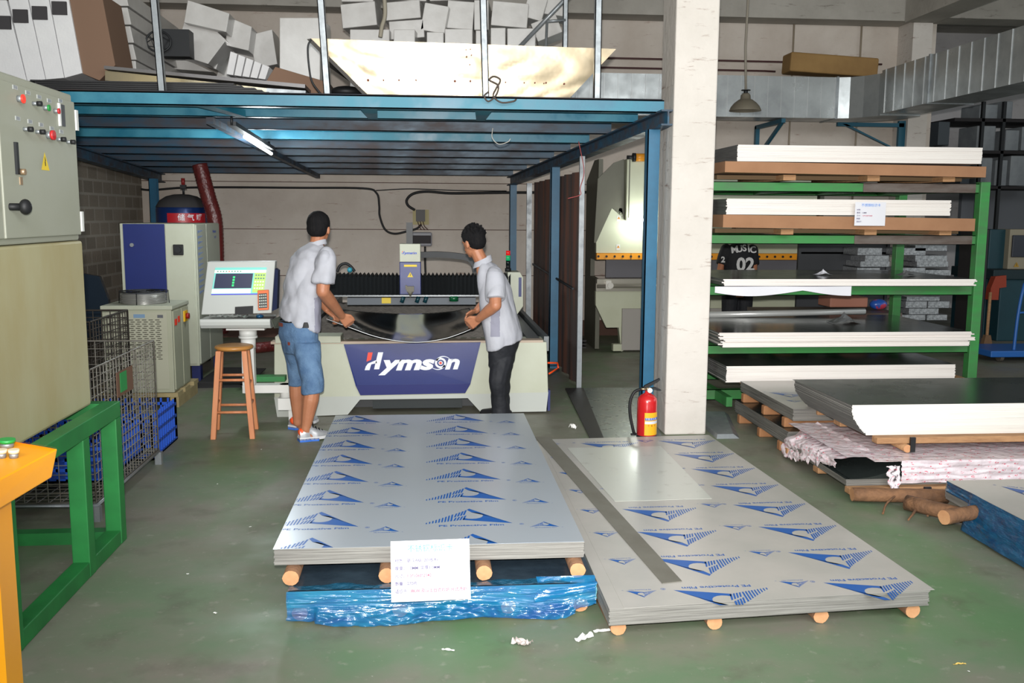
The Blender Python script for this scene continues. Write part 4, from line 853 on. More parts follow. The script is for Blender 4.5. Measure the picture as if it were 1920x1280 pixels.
rb = mat('button_red', (220, 50, 40), .35, emit=(1, .06, .03), es=.6); rbd = mat('button_red_dull', (190, 40, 44), .4); gb = mat('button_green', (30, 140, 60), .4)
knob(33, 185, .017, .006, rb, 'lamp_button'); knob(82, 202, .013, .006, gb, 'push_button'); knob(101, 208, .012, .006, rbd, 'push_button'); knob(88, 253, .020, .012, rbd, 'stop_button')
for u, v in ((61, 194), (44, 242), (67, 247), (107, 261), (125, 266)): knob(u, v, .010, .018, black, 'selector_knob')
b = B(); p = d_(111, 195); q = d_(119, 237); b.box(DX, DX+.006, p.y, q.y+.01, q.z, p.z+.0); b.done('meter_strip', mat('meter_dark', (70, 70, 72), .4), dr)
b = B(); b.box(DX, DX+.008, d_(108, 0+200).y, d_(110.5, 200).y, d_(110, 236).z, d_(108, 193).z); b.done('meter_frame', white, dr)
b = B()
for u, v in ((28, 164), (52, 174), (73, 182), (92, 189), (113, 189), (33, 222), (56, 228), (77, 234), (97, 241), (115, 247)):
    p = d_(u, v); b.box(DX, DX+.0015, p.y-.022, p.y+.022, p.z-.008, p.z+.008, 0)
    text(b, random.choice(['启动', '停止', '电源', '手动', '急停']), .014, frame((DX+.0022, p.y, p.z), (0, 1, 0), (0, 0, 1)), 1)
b.done('button_labels', [mat('label_pale', (176, 180, 178), .6), mat('label_ink', (70, 80, 110), .6)], dr, weld=False)
b = B(); p = d_(85, 319); warn_tri(b, None, .085, frame((DX+.001, p.y, p.z), (0, 1, 0), (0, 0, 1))); b.done('warning_sign', [MC['sticker_yellow'], black], dr, weld=False)
b = B(); p = d_(25, 266); q = d_(33, 327); b.box(DX, DX+.01, p.y, q.y, q.z, p.z); b.done('door_handle', dark, dr); b = B(); p = d_(38, 322); b.box(DX, DX+.003, p.y-.012, p.y+.012, p.z-.05, p.z-.02, 0); b.cyl(p, p+Vector((.02, 0, 0)), .012, n=10); b.done('key', mat('brass_key', (176, 150, 120), .4, .6), dr)
for v in (225, 415): b = B(); p = a_(134+ (14 if v > 300 else 0), v); b.box(CX, CX+.022, 4.475, 4.50, p.z-.045, p.z+.045); b.done('hinge', white, cc)
b = B(); p = atx(0, 398, CX+.03); b.tube([Vector((CX, 3.74, 1.62)), Vector((CX+.05, 3.76, 1.62))], .014, 10); b.ball((CX+.065, 3.77, 1.62), (.022, .03, .03)); b.done('lever_knob', black, cc)
gf = thing('green_frame', 'green welded steel stand under the control cabinet', 'stand', (-1.9, 4.0, 0)); t = .075
def post(x, y, z0=0, z1=.62): b = B(); b.box(x-t, x, y-t, y, z0, z1); b.done('post', green_paint, gf, bevel=.004)
for y in (4.63, 4.20, 3.44): post(-1.50, y, .0, .62)
post(-2.2, 4.63)
b = B(); b.box(-1.50-t, -1.50, 3.0, 4.63, .62, .695); b.done('top_rail', green_paint, gf, bevel=.004)
b = B(); b.box(-1.50-t, -1.502, 3.44, 4.55, .0, .07); b.done('bottom_rail', green_paint, gf, bevel=.004)
b = B(); b.box(-2.4, -1.575, 4.56, 4.63, .62, .695); b.done('top_rail', green_paint, gf); b = B(); b.box(-2.15, -1.575, 4.56, 4.63, .0, .06); b.done('bottom_rail', green_paint, gf)
yc = thing('button_console', 'yellow sloped push button box on a yellow post at the left edge', 'console', (-.95, 2.15, 0))
yel = mat('machine_yellow', (236, 156, 10), .4, 0, (226, 140, 10), 3, .4)
A_, Bq, Cq, D_, E_ = at(108, 841, 2.3), at(-60, 811, 2.42), at(-60, 930, 1.93), at(97, 895, 2.28), at(-60, 990, 1.93)
b = B(); F_ = Bq-Vector((0, 0, .10)); b.add([A_, Bq, Cq, D_, E_, F_], [(0, 1, 2), (0, 2, 4, 3), (0, 3, 5, 1), (3, 4, 5), (1, 5, 4, 2)]); bx = b.done('box', yel, yc, bevel=.003)
b = B(); nrm = (Bq-A_).cross(Cq-A_).normalized(); nrm = nrm if nrm.z > 0 else -nrm
pb = [A_+nrm*.002, Bq+nrm*.002]; d2 = (Cq-A_).normalized()*.012; b.add([pb[0], pb[1], pb[1]+d2+nrm*.004, pb[0]+d2+nrm*.004], [(0, 1, 2, 3)]); b.done('lid_edge', mat('yellow_lip', (255, 170, 20), .35), yc)
def onlid(u, v): g = ray(u, v); return EYEV+g*((A_-EYEV).dot(nrm)/g.dot(nrm))
for (u, v, r, nm, mm) in ((13, 838, .019, 'push_button', gb), (26, 858, .012, 'indicator', mat('clear_cap', (226, 206, 170), .15)), (3, 858, .012, 'indicator', MC['clear_cap'])):
    p = onlid(u, v); b = B(); b.cyl(p, p+nrm*.012, r*.8, n=18, m=1); b.cyl(p+nrm*.012, p+nrm*.020, r, n=20, m=0); b.done(nm, [mm, galv], bx)
b = B(); p0 = at(-10, 1050, 2.1); b.box(p0.x-.09, at(12, 1150, 2.1).x, 2.08, 2.16, 0, E_.z+.02); b.done('post', yel, yc)

# ------------------------------------------------------------------ wire cages
def wire_panel(b, o, ux, uz, w, h, n, k, r=.0028):
    o = Vector(o); ux = Vector(ux); uz = Vector(uz)
    for i in range(n+1): b.cyl(o+ux*(w*i/n), o+ux*(w*i/n)+uz*h, r if 0 < i < n else r*2, n=5, caps=False)
    for j in range(k+1): b.cyl(o+uz*(h*j/k), o+uz*(h*j/k)+ux*w, r if 0 < j < k else r*2, n=5, caps=False)
wire = mat('cage_wire', (150, 148, 140), .4, .5, (110, 100, 88), 8, .7); wired = mat('cage_wire_dark', (66, 60, 54), .6, .4)
cg = thing('wire_cage', 'tall silver wire mesh cage container with green tag behind the green stand', 'cage', (-2.1, 5.5, 0)); x1 = -1.74; x0 = -2.52; ya, yb = 4.92, 6.06
for o, ux, w, n in (((x1, ya, .10), (0, 1, 0), yb-ya, 22), ((x0, ya, .10), (0, 1, 0), yb-ya, 16), ((x0, yb, .10), (1, 0, 0), x1-x0, 13), ((x0, ya, .10), (1, 0, 0), x1-x0, 13)):
    b = B(); wire_panel(b, o, ux, (0, 0, 1), w, .70, n, 14); b.done('mesh_panel', wire, cg, weld=False)
b = B(); wire_panel(b, (x0, ya, .10), (1, 0, 0), (0, 1, 0), x1-x0, yb-ya, 13, 18); b.done('mesh_floor', wire, cg, weld=False)
b = B(); b.tube([(x0, ya, .085), (x1, ya, .085), (x1, yb, .085), (x0, yb, .085)], .012, 6, closed=True); b.done('base_frame', galv, cg)
for x in (x0, x1):
    for y in (ya, yb): b = B(); b.box(x-.02, x+.02, y-.02, y+.02, 0, .08); b.done('foot', galv, cg)
b = B(); p, q = atx(218, 690, x1+.01), atx(250, 720, x1+.01); b.box(x1+.006, x1+.01, p.y, q.y, .58, .72); tg = b.done('tag_plate', mat('rusty_tag', (110, 80, 62), .7), cg); b = B(); b.box(x1+.0105, x1+.013, p.y+.05, q.y-.12, .60, .71); b.done('tag_card', mat('tag_green', (24, 140, 70), .5), tg)
cg = thing('wire_cage', 'dark rusty wire cage standing behind the silver wire cage', 'cage', (-2.7, 6.9, 0))
x0, x1, ya, yb = -3.1, -2.28, 6.5, 7.3
for o, ux, w, n in (((x1, ya, .10), (0, 1, 0), yb-ya, 14), ((x0, ya, .10), (1, 0, 0), x1-x0, 13), ((x0, yb, .10), (1, 0, 0), x1-x0, 13)):
    b = B(); wire_panel(b, o, ux, (0, 0, 1), w, .77, n, 14, .004); b.done('mesh_panel', wired, cg, weld=False)
for x in (x0, x1):
    for y in (ya, yb): b = B(); b.box(x-.02, x+.02, y-.02, y+.02, 0, .1); b.done('foot', wired, cg)
crate_m = mat('crate_blue', (36, 84, 190), .4)
def crate(label, x0, x1, y0, y1, z0, z1):
    b = B(); t = .012; nx = 5
    for (sx0, sx1, sy0, sy1) in ((x0, x1, y0, y0+t), (x0, x1, y1-t, y1), (x0, x0+t, y0, y1), (x1-t, x1, y0, y1)):
        for k in range(4): zz = z0+(z1-z0)*k/3.6; b.box(sx0, sx1, sy0, sy1, zz, zz+.02)
        L_ = max(sx1-sx0, sy1-sy0); n = int(L_/.05)
        for k in range(n+1):
            if sx1-sx0 > sy1-sy0: xx = sx0+(L_-.012)*k/n; b.box(xx, xx+.012, sy0, sy1, z0, z1)
            else: yy = sy0+(L_-.012)*k/n; b.box(sx0, sx1, yy, yy+.012, z0, z1)
    b.box(x0, x1, y0, y1, z0, z0+.01); return tag(b.done('plastic_crate', crate_m, weld=False), label, 'crate')
crate('blue slotted plastic crate low inside the silver wire cage', -2.42, -1.80, 5.25, 5.95, .115, .33)
crate('blue slotted plastic crate behind the silver wire cage near the pallet', -2.45, -1.80, 6.15, 6.75, .0, .30)
# extinguisher
fe = thing('fire_extinguisher', 'red fire extinguisher with yellow label at the foot of the blue post', 'fire extinguisher', (1.565, 6.56, 0)); ex, ey = 1.565, 6.56
fr = mat('extinguisher_red', (196, 34, 38), .25, coat=.5)
b = B(); b.lathe([(0, .012), (.066, .012), (.072, .02), (.072, .27), (.068, .295), (.052, .315), (.03, .328), (.018, .335), (.018, .35), (0, .35)], (ex, ey, 0), 28); b.done('cylinder', fr, fe)
b = B(); b.lathe([(.0, 0), (.07, 0), (.074, .012), (.072, .028), (.071, .028)], (ex, ey, 0), 28); b.done('base_ring', black, fe)
b = B(); b.grid(lambda u, v: (ex+.0732*math.sin(-.45+1.75*u), ey-.0732*math.cos(-.45+1.75*u), .035+.165*v), 20, 1, 0)
b.grid(lambda u, v: (ex+.0736*math.sin(-.4+1.65*u), ey-.0736*math.cos(-.4+1.65*u), .145+.018*v), 20, 1, 1)
b.grid(lambda u, v: (ex+.0734*math.sin(-.41+1.67*u), ey-.0734*math.cos(-.41+1.67*u), .118+.02*v), 20, 1, 2)
for k, chh in enumerate('干粉灭火器'):
    a = -.25+.24*k; text(b, chh, .016, frame((ex+.0742*math.sin(a), ey-.0742*math.cos(a), .154), (math.cos(a), math.sin(a), 0), (0, 0, 1)), 2, bold=.01)
for k, chh in enumerate('TRY'):
    a = -.05+.35*k; text(b, chh, .018, frame((ex+.0742*math.sin(a), ey-.0742*math.cos(a), .105), (math.cos(a), math.sin(a), 0), (0, 0, 1)), 3, bold=.02)
b.done('label', [mat('label_orange', (240, 180, 40), .4), mat('label_blue', (50, 100, 190), .4), paper, MC['band_red']], fe, weld=False)
b = B(); b.cyl((ex, ey, .35), (ex, ey, .375), .016, n=12); b.cyl((ex-.055, ey, .362), (ex, ey, .362), .009, n=10); b.done('valve', mat('valve_brass', (170, 150, 120), .3, .8), fe)
b = B(); b.cyl((ex+.01, ey-.02, .357), (ex+.01, ey-.035, .357), .018, n=16); b.done('gauge', mat('gauge_white', (226, 226, 220), .3), fe)
b = B(); b.prism([(ex-.035, ey-.012, .372), (ex-.02, ey-.012, .39), (ex+.085, ey-.012, .44), (ex+.088, ey-.012, .43), (ex+.0, ey-.012, .375)], (0, .024, 0)); b.prism([(ex, ey-.012, .37), (ex+.06, ey-.012, .375), (ex+.1, ey-.012, .355), (ex+.09, ey-.012, .352), (ex+.05, ey-.012, .362)], (0, .024, 0)); b.done('handle', black, fe)
b = B(); b.tube(curve([(ex-.05, ey, .362), (ex-.10, ey-.01, .34), (ex-.128, ey-.01, .27), (ex-.125, ey-.01, .17), (ex-.10, ey-.01, .06), (ex-.085, ey, .03)]), .011, 10); hz = b.done('hose', black, fe); b = B(); b.box(ex-.115, ex-.05, ey-.01, ey+.01, .022, .036); b.done('hose_clip', black, hz)
# plates on the floor
b = B(); b.hexa([(1.22, 6.3, .001), (1.62, 6.15, .001), (1.98, 8.53, .001), (1.36, 8.54, .001), (1.22, 6.3, .005), (1.62, 6.15, .005), (1.98, 8.53, .005), (1.36, 8.54, .005)]); tag(b.done('zinc_sheet', mat('zinc_plate', (150, 160, 156), .3, .45, (118, 130, 126), 7, .6, rvar=.06)), 'shiny zinc sheet lying on the floor beside the blue post', 'metal sheet')
b = B(); b.hexa([(1.12, 6.05, .006), (1.20, 6.0, .006), (1.42, 8.5, .001), (1.25, 8.5, .001), (1.12, 6.05, .01), (1.20, 6.0, .01), (1.42, 8.5, .014), (1.25, 8.5, .014)]); tag(b.done('dark_strip', mat('dark_strip', (58, 56, 54), .5, .4)), 'dark metal strip along the left side of the shiny floor sheet', 'metal strip')
b = B(); b.hexa([(2.07, 6.50, .0), (2.24, 6.50, .0), (2.42, 7.3, .0), (2.1, 7.35, .0), (2.08, 6.52, .03), (2.2, 6.52, .03), (2.38, 7.3, .03), (2.12, 7.33, .03)]); tag(b.done('floor_plate', galv), 'folded grey metal plate on the floor at the right foot of the column', 'metal plate')
# ------------------------------------------------------------------ press brake in the next bay
pb = thing('press_brake', 'tall cream press brake with orange tool strip behind the blue post and column', 'machine', (3.3, 11.3, 0)); By = 10.9
b_ = lambda u, v, dy=0: at(u, v, By)+Vector((0, dy, 0))
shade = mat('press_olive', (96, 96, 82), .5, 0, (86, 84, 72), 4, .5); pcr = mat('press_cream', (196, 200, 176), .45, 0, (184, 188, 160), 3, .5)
xR = b_(1554, 480)[0]
def side(x): # C shaped side frame
    k = [(1121, 335), (1151, 305), (1170, 298), (1170, 400), (1150, 440), (1150, 488), (1141, 488), (1141, 523), (1160, 530), (1160, 656), (1113, 656), (1114, 560), (1113, 430)]
    P = [b_(u, v) for u, v in k]; x0 = b_(1112, 500)[0]; return [(x, By+.9-(p.x-x0)*3.6, p.z) for p in P]
z = lambda u, v: b_(u, v)[2]; X_ = lambda u: b_(u, 480)[0]
prof = [(.9, z(1121, 335)), (.35, z(1170, 298)), (.05, z(1170, 298)), (.05, z(1150, 414)), (.14, z(1150, 488)), (.5, z(1150, 488)), (.5, z(1150, 522)), (.1, z(1150, 525)), (.1, .02), (.9, .02)]
for x in (X_(1118)+.02, xR-.12):
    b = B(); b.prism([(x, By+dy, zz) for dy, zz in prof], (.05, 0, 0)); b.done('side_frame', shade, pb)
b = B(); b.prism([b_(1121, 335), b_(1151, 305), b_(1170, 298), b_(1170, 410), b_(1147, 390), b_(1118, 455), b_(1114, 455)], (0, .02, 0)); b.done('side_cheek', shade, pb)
b = B(); b.box(X_(1170), xR-.2, By-.06, By+.3, z(1180, 413), z(1180, 298)); b.done('upper_cover', pcr, pb, bevel=.01)
b = B(); b.box(X_(1174), X_(1176), By-.064, By-.06, z(1180, 408), z(1180, 300)); b.done('cover_seam', shade, pb)
b = B(); b.prism([b_(1147, 391), b_(1166, 390), b_(1170, 412), (xR, By, z(1170, 412)), (xR, By, z(1118, 474)), b_(1118, 474), b_(1118, 454)], (0, .08, 0)); b.done('ram', pcr, pb)
b = B(); zt, zl = z(1118, 474.5), z(1118, 486); b.box(X_(1118), xR+.01, By-.03, By+.05, zl, zt)
ts = b.done('tool_strip', mat('strip_orange', (240, 158, 30), .45), pb)
n = 30
for i in range(n): b = B(); x = X_(1121)+(xR-X_(1121))*i/(n-1); b.cyl((x, By-.04, (zt+zl)/2), (x, By-.03, (zt+zl)/2), .014, n=8); b.done('bolt', dark, ts)
for u in (1182, 1405): b = B(); b.box(X_(u)-.003, X_(u)+.003, By-.033, By-.03, zl, zt); b.done('strip_joint', dark, ts)
b = B(); b.box(X_(1117), xR, By-.12, By-.02, z(1150, 530), z(1150, 522)); b.cyl((X_(1117), By-.13, z(1150, 535)), (xR, By-.13, z(1150, 535)), .02, n=10); b.box(X_(1117), xR, By-.06, By, z(1150, 545), z(1150, 530)); b.done('back_gauge_rail', mat('rail_pale', (176, 172, 160), .3, .6), pb)
b = B(); b.box(X_(1132), X_(1142), By-.17, By-.12, z(1140, 540), z(1140, 524)); b.cyl((X_(1140), By-.17, z(1140, 533)), (X_(1140), By-.2, z(1140, 533)), .035, n=12); b.done('gauge_finger', mat('finger_pale', (206, 204, 196), .4, .2), pb)
b = B(); b.prism([b_(1117, 546), (xR, By, z(1150, 545)), (xR, By, z(1150, 614)), b_(1137, 614), b_(1117, 572)], (0, .08, 0)); b.done('apron', pcr, pb)
b = B(); b.box(X_(1168), xR-.3, By-.04, By+.0, .02, z(1180, 578)); b.done('lower_box', mat('dusty_grey', (166, 162, 156), .7), pb)
b = B(); b.prism([b_(1160, 614), b_(1166, 614), b_(1169, 657), b_(1165, 659)], (0, .1, 0)); b.box(X_(1150), X_(1166), By-.1, By, .02, .1); b.done('foot', pcr, pb)
b = B(); b.box(X_(1150), xR-.1, By+.45, By+.5, z(1150, 525), z(1150, 486)); b.done('rear_plate', mat('rear_grey', (112, 112, 118), .6), pb)
for u, v in ((1160, 409), (1159, 463), (1516, 463)): b = B(); p = b_(u, v, -.004); b.box(p.x-.022, p.x+.022, p.y, p.y+.003, p.z-.035, p.z+.03, 0); warn_tri(b, None, .036, frame((p.x, p.y-.0015, p.z-.01), (1, 0, 0), (0, 0, 1)), 1, 2); b.done('warning_sign', [white, mat('sign_orange', (220, 150, 50), .5), black], pb, weld=False)
b = B(); p = b_(1196, 296, -.1); b.cyl(p-Vector((.055, 0, 0)), p+Vector((.055, 0, 0)), .045, n=14); bk = b.done('beacon_motor', mat('beacon_orange', (226, 150, 40), .4), pb); b = B(); b.cyl(p-Vector((.15, 0, 0)), p-Vector((.05, 0, 0)), .022, n=10); b.cyl(p-Vector((.085, 0, 0)), p-Vector((.05, 0, 0)), .05, n=12); b.cyl(p+Vector((.05, 0, 0)), p+Vector((.15, 0, 0)), .025, n=10); b.done('motor_end', dark, bk)
b = B(); b.cyl(b_(1176, 412, -.1), b_(1213, 413, -.1), .02, n=10); b.done('work_light', MC['tube_glow'], pb)
lamp('press_light_glow', 'POINT', tuple(b_(1195, 418, -.22)), 10, (.95, 1, .95), shadow_soft_size=.06)
b = B(); b.box(X_(1198), X_(1203), By-.5, By-.4, 0, z(1198, 590)); tag(b.done('white_board', white), 'white leaning board edge beside the blue post before the press', 'board')
b = B()
for i in range(6): b.box(1.52+.03*(i % 3), 1.9-.05*(i % 2), 11.2, 11.7, .02*i, .02*i+.015)
tag(b.done('scrap_pile', mat('dark_scrap', (60, 58, 56), .7)), 'dark pile of offcuts on the floor under the press brake side', 'scrap pile')
# person at the press is built with the workers
# ------------------------------------------------------------------ ventilation duct
du = thing('ventilation_duct', 'galvanised rectangular ventilation duct along the back wall turning toward the right foreground', 'duct', (4.5, 11.5, 2.8)); dz0, dz1 = 2.80, 3.29
zinc = mat('duct_zinc', (176, 180, 180), .36, .6, (140, 144, 146), 2.2, .8, rvar=.1)
b = B(); b.box(.6, 5.0, 11.4, 11.85, dz0, dz1); b.done('wall_run', zinc, du)
pts = [(5.0, 11.4), (5.13, 11.36), (5.25, 11.24), (5.35, 11.05), (5.35, 11.0)]; q = [(5.85, 11.0), (5.82, 11.4), (5.6, 11.75), (5.3, 11.85), (5.0, 11.85)]
b = B(); b.prism([(x, y, dz0) for x, y in pts+q], (0, 0, dz1-dz0)); b.done('elbow', zinc, du)
b = B(); b.box(5.35, 5.85, 3.0, 11.0, dz0+.02, dz1+.03); b.done('right_run', zinc, du)
seam = mat('duct_seam', (176, 178, 178), .35, .6)
b = B()
for i in range(26): x = .75+i*.168; b.box(x, x+.006, 11.392, 11.4, dz0, dz1)
for i in range(34): y = 10.9-i*.22; b.box(5.342, 5.35, y, y+.006, dz0+.02, dz1+.03)
tag(b.done('seam_ribs', seam, du), kind='stuff')
b = B(); b.box(3.18, 3.21, 11.385, 11.86, dz0-.008, dz1+.008); b.box(4.97, 5.0, 11.385, 11.86, dz0-.008, dz1+.008); b.box(1.7, 1.73, 11.385, 11.86, dz0-.008, dz1+.008); b.box(5.335, 5.86, 9.9, 9.93, dz0+.01, dz1+.04); b.done('flange', galv, du)
for (x, y, dx, dy, lb) in ((4.30, 11.45, 0, .9, 'blue triangular wall bracket under the wall run of the duct'), (5.2, 10.35, -.0, 0, 'blue triangular bracket under the duct beside the far column')):
    br = thing('duct_bracket', lb, 'bracket', (x, 11.9, 2.5), 'duct brackets')
    b = B()
    if x < 5: b.box(x, x+.05, 12.3, 12.37, dz0-.50, dz0-.02); b.box(x, x+.05, 11.4, 12.35, dz0-.06, dz0-.01); b.hexa([(x+.01, 12.32, dz0-.42), (x+.04, 12.32, dz0-.42), (x+.04, 12.28, dz0-.46), (x+.01, 12.28, dz0-.46), (x+.01, 11.45, dz0-.03), (x+.04, 11.45, dz0-.03), (x+.04, 11.42, dz0-.06), (x+.01, 11.42, dz0-.06)])
    else:
        b.box(6.13, 6.2, 12.05, 12.1, 2.40, 2.85); b.box(5.3, 6.2, 12.05, 12.1, 2.77, 2.82); b.hexa([(6.14, 12.05, 2.46), (6.18, 12.05, 2.46), (6.18, 12.1, 2.46), (6.14, 12.1, 2.46), (5.36, 12.05, 2.80), (5.42, 12.05, 2.80), (5.42, 12.1, 2.80), (5.36, 12.1, 2.80)])
        b.box(6.2, 6.225, 12.05, 12.1, 2.40, 2.85)
    b.done('arm', mat('bracket_blue', (24, 88, 110), .5), br, weld=False)
b = B(); M = Matrix.Translation((5.03, 11.62, dz1+.175)) @ Matrix.Rotation(.05, 4, 'Y'); b.box(-.62, .50, -.15, .15, -.13, .10, 0, M)
ct = b.done('carton', mat('carton_tan', (150, 118, 70), .8, 0, (124, 94, 54), 3, .6), bevel=.02); tag(ct, 'long tan cardboard carton lying on the duct corner', 'carton')
tag(B().box(5.02, 5.14, 12.33, 12.38, 3.46, 3.62).done('junction_box', dark), 'dark cable junction box on the back wall above the carton', 'junction box')
for i, (z0, lb) in enumerate(((3.62, 'topmost'), (3.50, 'middle'), (3.385, 'lowest'))):
    x1 = 6.0 if i == 0 else 4.55
    tag(B().tube([(-1, 12.36, z0+.01), (2, 12.36, z0), (4.4, 12.36, z0-.005), (x1, 12.36, z0-.01)], .012, 6).done('wall_cable', mat('cable_maroon', (72, 40, 40), .6)), 'dark red cable along the upper back wall, %s of three' % lb, 'cable', 'upper wall cables')
for x in (4.78, 5.7): tag(B().tube([(x, 12.37, 1.8), (x, 12.37, 4.1)], .012, 6).done('wall_pipe', mat('pipe_beige', (150, 138, 120), .6)), 'thin vertical pipe on the back wall, %s' % ('left one behind the duct' if x < 5 else 'right one near the far column'), 'pipe')
# pendant lamp
pd = thing('pendant_lamp', 'grey metal bell shaped pendant lamp hanging before the duct', 'lamp', tuple(at(1397, 208, 9)))
L0 = at(1397, 208, 9); lx, ly, lz = L0
b = B(); b.lathe([(.152, 0), (.15, .008), (.135, .04), (.105, .075), (.065, .105), (.05, .11), (.045, .15), (.03, .165), (0, .17)], (lx, ly, lz), 28); b.lathe([(.15, .002), (.13, .038), (.10, .07), (.06, .098), (0, .1)], (lx, ly, lz), 28); b.done('shade', mat('shade_grey', (118, 112, 98), .5, .3), pd)
b = B(); b.cyl((lx, ly, lz+.165), (lx, ly, lz+.19), .02, n=10); b.cyl((lx, ly, lz+.19), (lx, ly, lz+.197), .045, n=14); b.done('cap', dark, pd)
b = B(); b.tube([(lx, ly, lz+.19), (lx-.02, ly, lz+.6), (lx+.01, ly, 4.75)], .012, 8); b.done('cord', mat('cord_grey', (130, 124, 112), .7), pd)
# ------------------------------------------------------------------ cables on the back wall
wk = lambda u, v: at(u, v, 12.36)
tag(B().tube(curve([wk(120, 318), wk(180, 335), wk(235, 345), wk(275, 356), wk(340, 352), wk(420, 351), wk(560, 352), wk(680, 353), wk(706, 362), wk(711, 385), wk(712, 405), wk(722, 430), wk(740, 438), wk(765, 433), wk(782, 428), wk(790, 420)]), .014, 6).done('power_cable', black), 'black cable looping along the back wall down to the cutting head', 'cable')
tag(B().tube(curve([wk(778, 394), wk(765, 385), wk(763, 374), wk(775, 363), wk(800, 359), wk(840, 362), wk(880, 362), wk(950, 361), wk(1120, 360)]), .018, 6).done('power_cable', black), 'thick black cable from the wall contactor toward the blue back post', 'cable')
tag(B().tube(curve([wk(705, 357), wk(770, 354), wk(860, 357), wk(950, 358)]), .007, 5).done('thin_cable', dark), 'thin straight dark cable above the wall contactor', 'cable')
cb = thing('contactor_box', 'small black contactor on a yellowed base plate on the back wall', 'electrical box', tuple(wk(792, 421)))
b = B(); a, c = wk(774, 421), wk(804, 393); b.box(a.x, c.x, 12.355, 12.37, a.z, c.z); b.done('base_plate', mat('yellowed', (178, 166, 118), .6), cb)
b = B(); a, c = wk(780, 415), wk(797, 393); b.box(a.x, c.x, 12.28, 12.355, a.z, c.z); b.done('contactor', mat('contactor_black', (52, 46, 44), .5), cb)
for k in range(3): b = B(); p = wk(783+5*k, 415); b.tube(curve([(p.x, 12.3, p.z), (p.x+.02, 12.3, p.z-.06), (p.x+.05+.01*k, 12.3, p.z-.11)]), .006, 5); b.done('wire', mat('cable_maroon', (72, 40, 40)), cb)
gb_ = thing('wall_gauge', 'grey wall box with long dark window behind the cutting head', 'gauge', tuple(wk(790, 461)))
b = B(); a, c = wk(768, 461), wk(810, 435); b.box(a.x, c.x, 12.27, 12.38, a.z, c.z); b.done('housing', mat('gauge_case', (150, 150, 156), .5), gb_, bevel=.02)
b = B(); a, c = wk(771, 456), wk(808, 441); b.box(a.x, c.x, 12.262, 12.27, a.z, c.z); b.done('window', mat('gauge_window', (56, 52, 54), .6, spec=.2), gb_)
tag(B().tube(curve([wk(797, 462), wk(797, 490), wk(798, 515)]), .014, 6).done('hose', black), 'black hose dropping from the wall gauge behind the bellows', 'hose')
tag(B().tube(curve([at(1085, 265, 8.5), at(1095, 320, 8.5), at(1088, 352, 8.5), at(1088, 365, 8.5), at(1065, 372, 8.5)]), .004, 5).done('red_wire', mat('wire_red', (190, 90, 90), .6)), 'loose thin red wire hanging by the partition edge post', 'wire')
tag(B().tube(curve([at(924, 240, 7.25), at(923, 258, 7.25), at(935, 270, 7.25), at(952, 266, 7.25), at(957, 260, 7.25)]), .003, 5).done('string', mat('string_pale', (190, 186, 176), .7)), 'pale loose string hanging under the front of the platform', 'string')
tag(B().tube(curve([at(916, 172, 6.74), at(908, 180, 6.73), at(916, 190, 6.73), at(930, 178, 6.74), at(934, 160, 6.74), at(918, 150, 6.74), at(926, 143, 6.74), at(938, 150, 6.74), at(930, 166, 6.74), at(925, 180, 6.73), at(940, 192, 6.72), at(962, 190, 6.72), at(968, 186, 6.73)]), .006, 6).done('tie_wire', mat('tie_brown', (70, 60, 54), .6)), 'dark wire twisted in a loop around the railing post', 'wire')
tag(B().tube(curve([at(583, 74, 6.9), at(577, 90, 6.9), at(580, 130, 6.9), at(586, 155, 6.9), at(603, 178, 6.9)]), .007, 6).done('loose_cable', dark), 'dark cable hanging from the left tip of the metal hood', 'cable')

# ------------------------------------------------------------------ goods on the platform
hood = thing('metal_hood', 'large upside down sheet metal hood standing on the front of the platform', 'hood', (.27, 7.3, 2.43))
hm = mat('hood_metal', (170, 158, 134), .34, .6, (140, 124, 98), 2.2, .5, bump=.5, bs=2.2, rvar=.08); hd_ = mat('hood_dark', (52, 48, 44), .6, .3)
T = [at(583, 72, 6.9), at(1155, 92, 6.9)]; Bo = [at(1065, 187, 6.95), at(690, 178, 6.95)]
zt = (T[0].z+T[1].z)/2; back = [Vector((T[0].x+.0, 8.1, zt)), Vector((T[1].x, 8.1, zt)), Vector((Bo[0].x-.1, 7.8, Bo[0].z)), Vector((Bo[1].x+.1, 7.8, Bo[1].z))]
b = B(); fr_ = [T[0], T[1], Bo[0], Bo[1]]
b.grid(lambda u, v: fr_[0].lerp(fr_[1], u).lerp(fr_[3].lerp(fr_[2], u), v)+Vector((0, -.012*abs(noise.noise(Vector((u*7, v*3, 2))))-.004, 0)), 60, 16)
b.done('front_panel', hm, hood, weld=False)
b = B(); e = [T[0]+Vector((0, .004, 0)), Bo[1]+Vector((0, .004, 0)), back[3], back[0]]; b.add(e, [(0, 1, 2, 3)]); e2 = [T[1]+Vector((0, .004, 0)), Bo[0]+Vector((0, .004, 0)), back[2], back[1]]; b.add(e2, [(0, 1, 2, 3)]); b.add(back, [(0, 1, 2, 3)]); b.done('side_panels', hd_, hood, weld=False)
b = B(); d3 = Vector((-.028, 0, -.006)); b.prism([T[0]+d3, T[0], Bo[1], Bo[1]+d3], (0, .02, 0)); b.done('folded_rim', hd_, hood)
b = B()
for u, v, r in ((690, 150, 2), (719, 150, 1.2), (748, 150, 1.4), (780, 150, 1.2), (810, 151, .8), (853, 152, 2), (882, 152, 1.6), (882, 92, 1), (884, 103, 1), (875, 106, 1.2), (881, 121, 1), (874, 93, .8), (1003, 155, 1.2), (1020, 156, 1), (1024, 155, 1.4), (948, 154, 1), (983, 155, 1), (1058, 157, 1.6)):
    p = at(u, v, 6.885); b.cyl((p.x, p.y, p.z), (p.x, p.y+.012, p.z), r*.0045, n=8)
